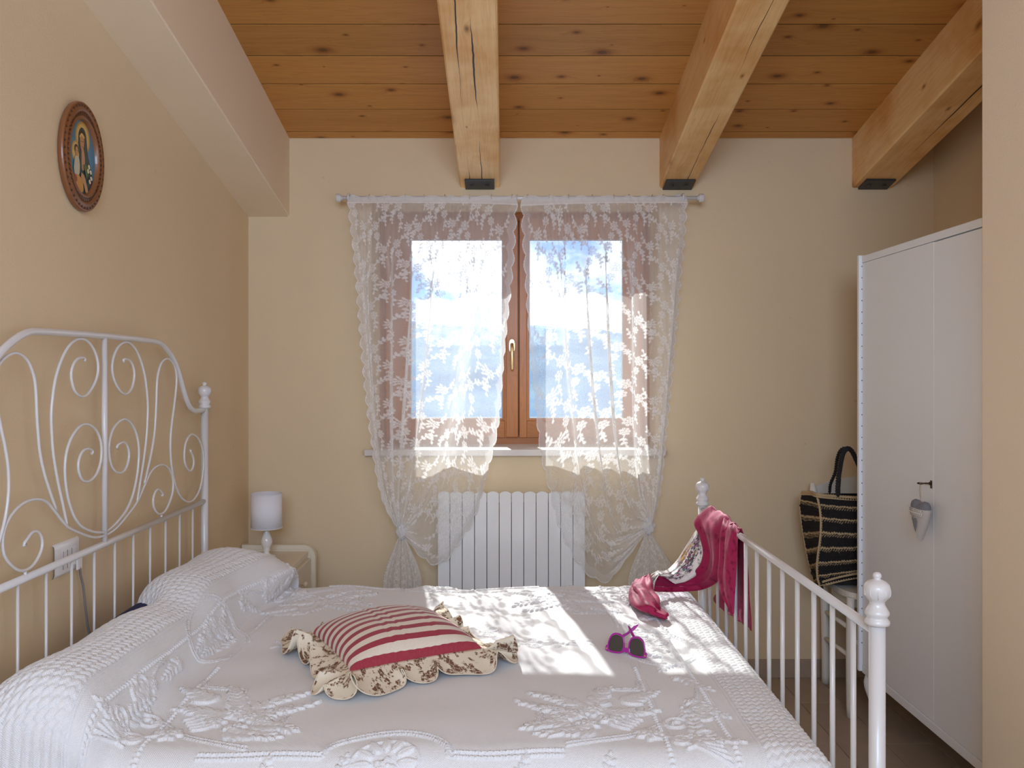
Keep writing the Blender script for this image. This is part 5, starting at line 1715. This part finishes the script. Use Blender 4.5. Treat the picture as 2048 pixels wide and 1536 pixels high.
def sheet(name, rows, m, nu=70, nv=36, rip=(.004, 5), seed=0, thick=.0009, zmin=.640):
    """smooth cloth through rows of points; ripples run along the cloth"""
    rr_ = [spline(r, nv) for r in rows]
    A = np.array(rr_)
    out_ = np.stack([spline(A[:, j], nu) for j in range(nv)], 1)
    du = np.gradient(out_, axis=0); dv = np.gradient(out_, axis=1)
    n_ = np.cross(du, dv); n_ /= np.linalg.norm(n_, axis=2, keepdims=True)+1e-9
    s_ = np.linspace(0, 1, nu)[:, None]; v_ = np.linspace(0, 1, nv)[None, :]
    w = rip[0]*np.sin(2*PI*rip[1]*v_+1.4*np.sin(3*s_+seed)+seed)*(.35+.65*np.sin(PI*s_))+rip[0]*.5*np.sin(2*PI*rip[1]*1.9*v_-2*s_+seed*2)
    out_ = out_+n_*w[..., None]
    if zmin: out_[..., 2] = np.maximum(out_[..., 2], zmin)
    uv = np.stack(np.broadcast_arrays(s_, v_), -1)
    o = np_mesh(name, out_, m, sc, uv)
    o.data.transform(Matrix.Translation(-sc.location))
    md = o.modifiers.new('thick', 'SOLIDIFY'); md.thickness = thick; md.offset = 0
    return o
def row(*p): return [tuple(at(*q)) for q in p]
def rowz(*p): return [tuple(at_z(*q)) for q in p]
# fold over the rail, falling inside and sweeping onto the bed
sheet('drape', [row((1436, 1040, 2.985), (1452, 1050, 2.90), (1466, 1060, 2.82), (1482, 1070, 2.725)),
                row((1424, 1014, 3.10), (1440, 1022, 2.99), (1455, 1034, 2.89), (1470, 1047, 2.79)),
                row((1392, 1042, 3.12), (1412, 1048, 3.02), (1432, 1056, 2.92), (1450, 1064, 2.83)),
                row((1401, 1068, 3.08), (1418, 1080, 2.98), (1434, 1090, 2.90), (1449, 1100, 2.82)),
                row((1410, 1104, 3.04), (1422, 1118, 2.97), (1434, 1128, 2.91), (1443, 1136, 2.86)),
                row((1400, 1134, 3.07), (1410, 1148, 3.03), (1422, 1158, 2.99), (1434, 1164, 2.95)),
                row((1372, 1150, 3.11), (1382, 1162, 3.09), (1394, 1172, 3.07), (1404, 1178, 3.04)),
                row((1338, 1156, 3.10), (1342, 1166, 3.08), (1348, 1176, 3.06), (1352, 1183, 3.04)),
                row((1306, 1150, 3.08), (1308, 1160, 3.05), (1312, 1174, 3.02), (1314, 1183, 2.99)),
                row((1288, 1152, 3.06), (1288, 1160, 3.02), (1294, 1172, 2.99), (1302, 1180, 2.97))], crim, 100, 44, (.0055, 1.6), 1)
sheet('lining', [row((1396, 1052, 3.14), (1402, 1060, 3.09), (1410, 1070, 3.06)),
                 row((1386, 1070, 3.15), (1398, 1080, 3.09), (1412, 1096, 3.05)),
                 row((1372, 1094, 3.15), (1390, 1104, 3.08), (1412, 1118, 3.06)),
                 row((1356, 1120, 3.15), (1374, 1132, 3.08), (1400, 1144, 3.08)),
                 row((1334, 1141, 3.13), (1350, 1152, 3.07), (1374, 1162, 3.08)),
                 row((1314, 1143, 3.10), (1330, 1155, 3.05), (1350, 1168, 3.06))], flo, 60, 30, (.003, 2.2), 2)
sheet('lining', [row((1314, 1143, 3.09), (1318, 1148, 3.06), (1316, 1153, 3.04)),
                 row((1302, 1150, 3.06), (1308, 1158, 3.03), (1310, 1166, 3.01)),
                 row((1292, 1164, 3.02), (1302, 1172, 2.99), (1308, 1182, 2.98))], flo, 24, 16, (.002, 2), 4)
sheet('tail', [rowz((1300, 1149, .705), (1284, 1154, .70), (1272, 1160, .685), (1266, 1166, .66)),
               rowz((1304, 1164, .700), (1282, 1166, .705), (1266, 1174, .685), (1261, 1182, .65)),
               rowz((1306, 1182, .680), (1284, 1184, .700), (1266, 1192, .675), (1256, 1203, .644)),
               rowz((1317, 1194, .672), (1296, 1204, .690), (1276, 1212, .670), (1268, 1216, .644)),
               rowz((1320, 1204, .665), (1306, 1214, .680), (1294, 1222, .662), (1288, 1224, .644)),
               rowz((1322, 1214, .655), (1316, 1222, .668), (1310, 1230, .655), (1306, 1231, .644)),
               rowz((1335, 1226, .652), (1332, 1230, .660), (1328, 1235, .652), (1324, 1237, .644)),
               rowz((1336, 1231, .650), (1335, 1234, .652), (1333, 1237, .648), (1331, 1239, .643))], crim, 60, 36, (.005, 2.4), 5)
sheet('inner_end', [row((1450, 1033, 2.92), (1462, 1042, 2.84), (1474, 1052, 2.76), (1480, 1057, 2.735)),
                    row((1446, 1050, 2.86), (1456, 1058, 2.80), (1466, 1064, 2.75), (1475, 1074, 2.71)),
                    row((1442, 1082, 2.84), (1454, 1090, 2.77), (1464, 1096, 2.74), (1473, 1104, 2.715)),
                    row((1441, 1120, 2.84), (1452, 1124, 2.77), (1462, 1126, 2.75), (1472, 1124, 2.715)),
                    row((1438, 1150, 2.87), (1450, 1154, 2.78), (1460, 1154, 2.76), (1469, 1148, 2.725)),
                    row((1444, 1185, 2.83), (1453, 1190, 2.77), (1460, 1188, 2.755), (1468, 1180, 2.73)),
                    row((1456, 1212, 2.78), (1460, 1216, 2.76), (1464, 1214, 2.75), (1467, 1208, 2.74)),
                    row((1464, 1228, 2.745), (1465, 1229, 2.74), (1466, 1228, 2.74), (1467, 1226, 2.735))], crim, 80, 36, (.0040, 1.5), 7, zmin=None)
sheet('outer_end', [row((1450, 1033, 2.915), (1462, 1042, 2.84), (1474, 1052, 2.76), (1482, 1058, 2.725)),
                    row((1462, 1048, 2.89), (1470, 1056, 2.84), (1480, 1064, 2.78), (1487, 1072, 2.735)),
                    row((1463, 1085, 2.89), (1474, 1090, 2.82), (1486, 1096, 2.75), (1495, 1104, 2.70)),
                    row((1456, 1130, 2.94), (1472, 1136, 2.84), (1488, 1142, 2.745), (1501, 1150, 2.675)),
                    row((1446, 1172, 3.01), (1466, 1180, 2.88), (1486, 1186, 2.76), (1503, 1196, 2.66)),
                    row((1428, 1198, 3.14), (1460, 1208, 2.92), (1486, 1218, 2.77), (1506, 1232, 2.645)),
                    row((1448, 1222, 3.00), (1468, 1236, 2.87), (1488, 1250, 2.755), (1506, 1262, 2.65))], crim, 80, 44, (.006, 2.0), 9, zmin=None)
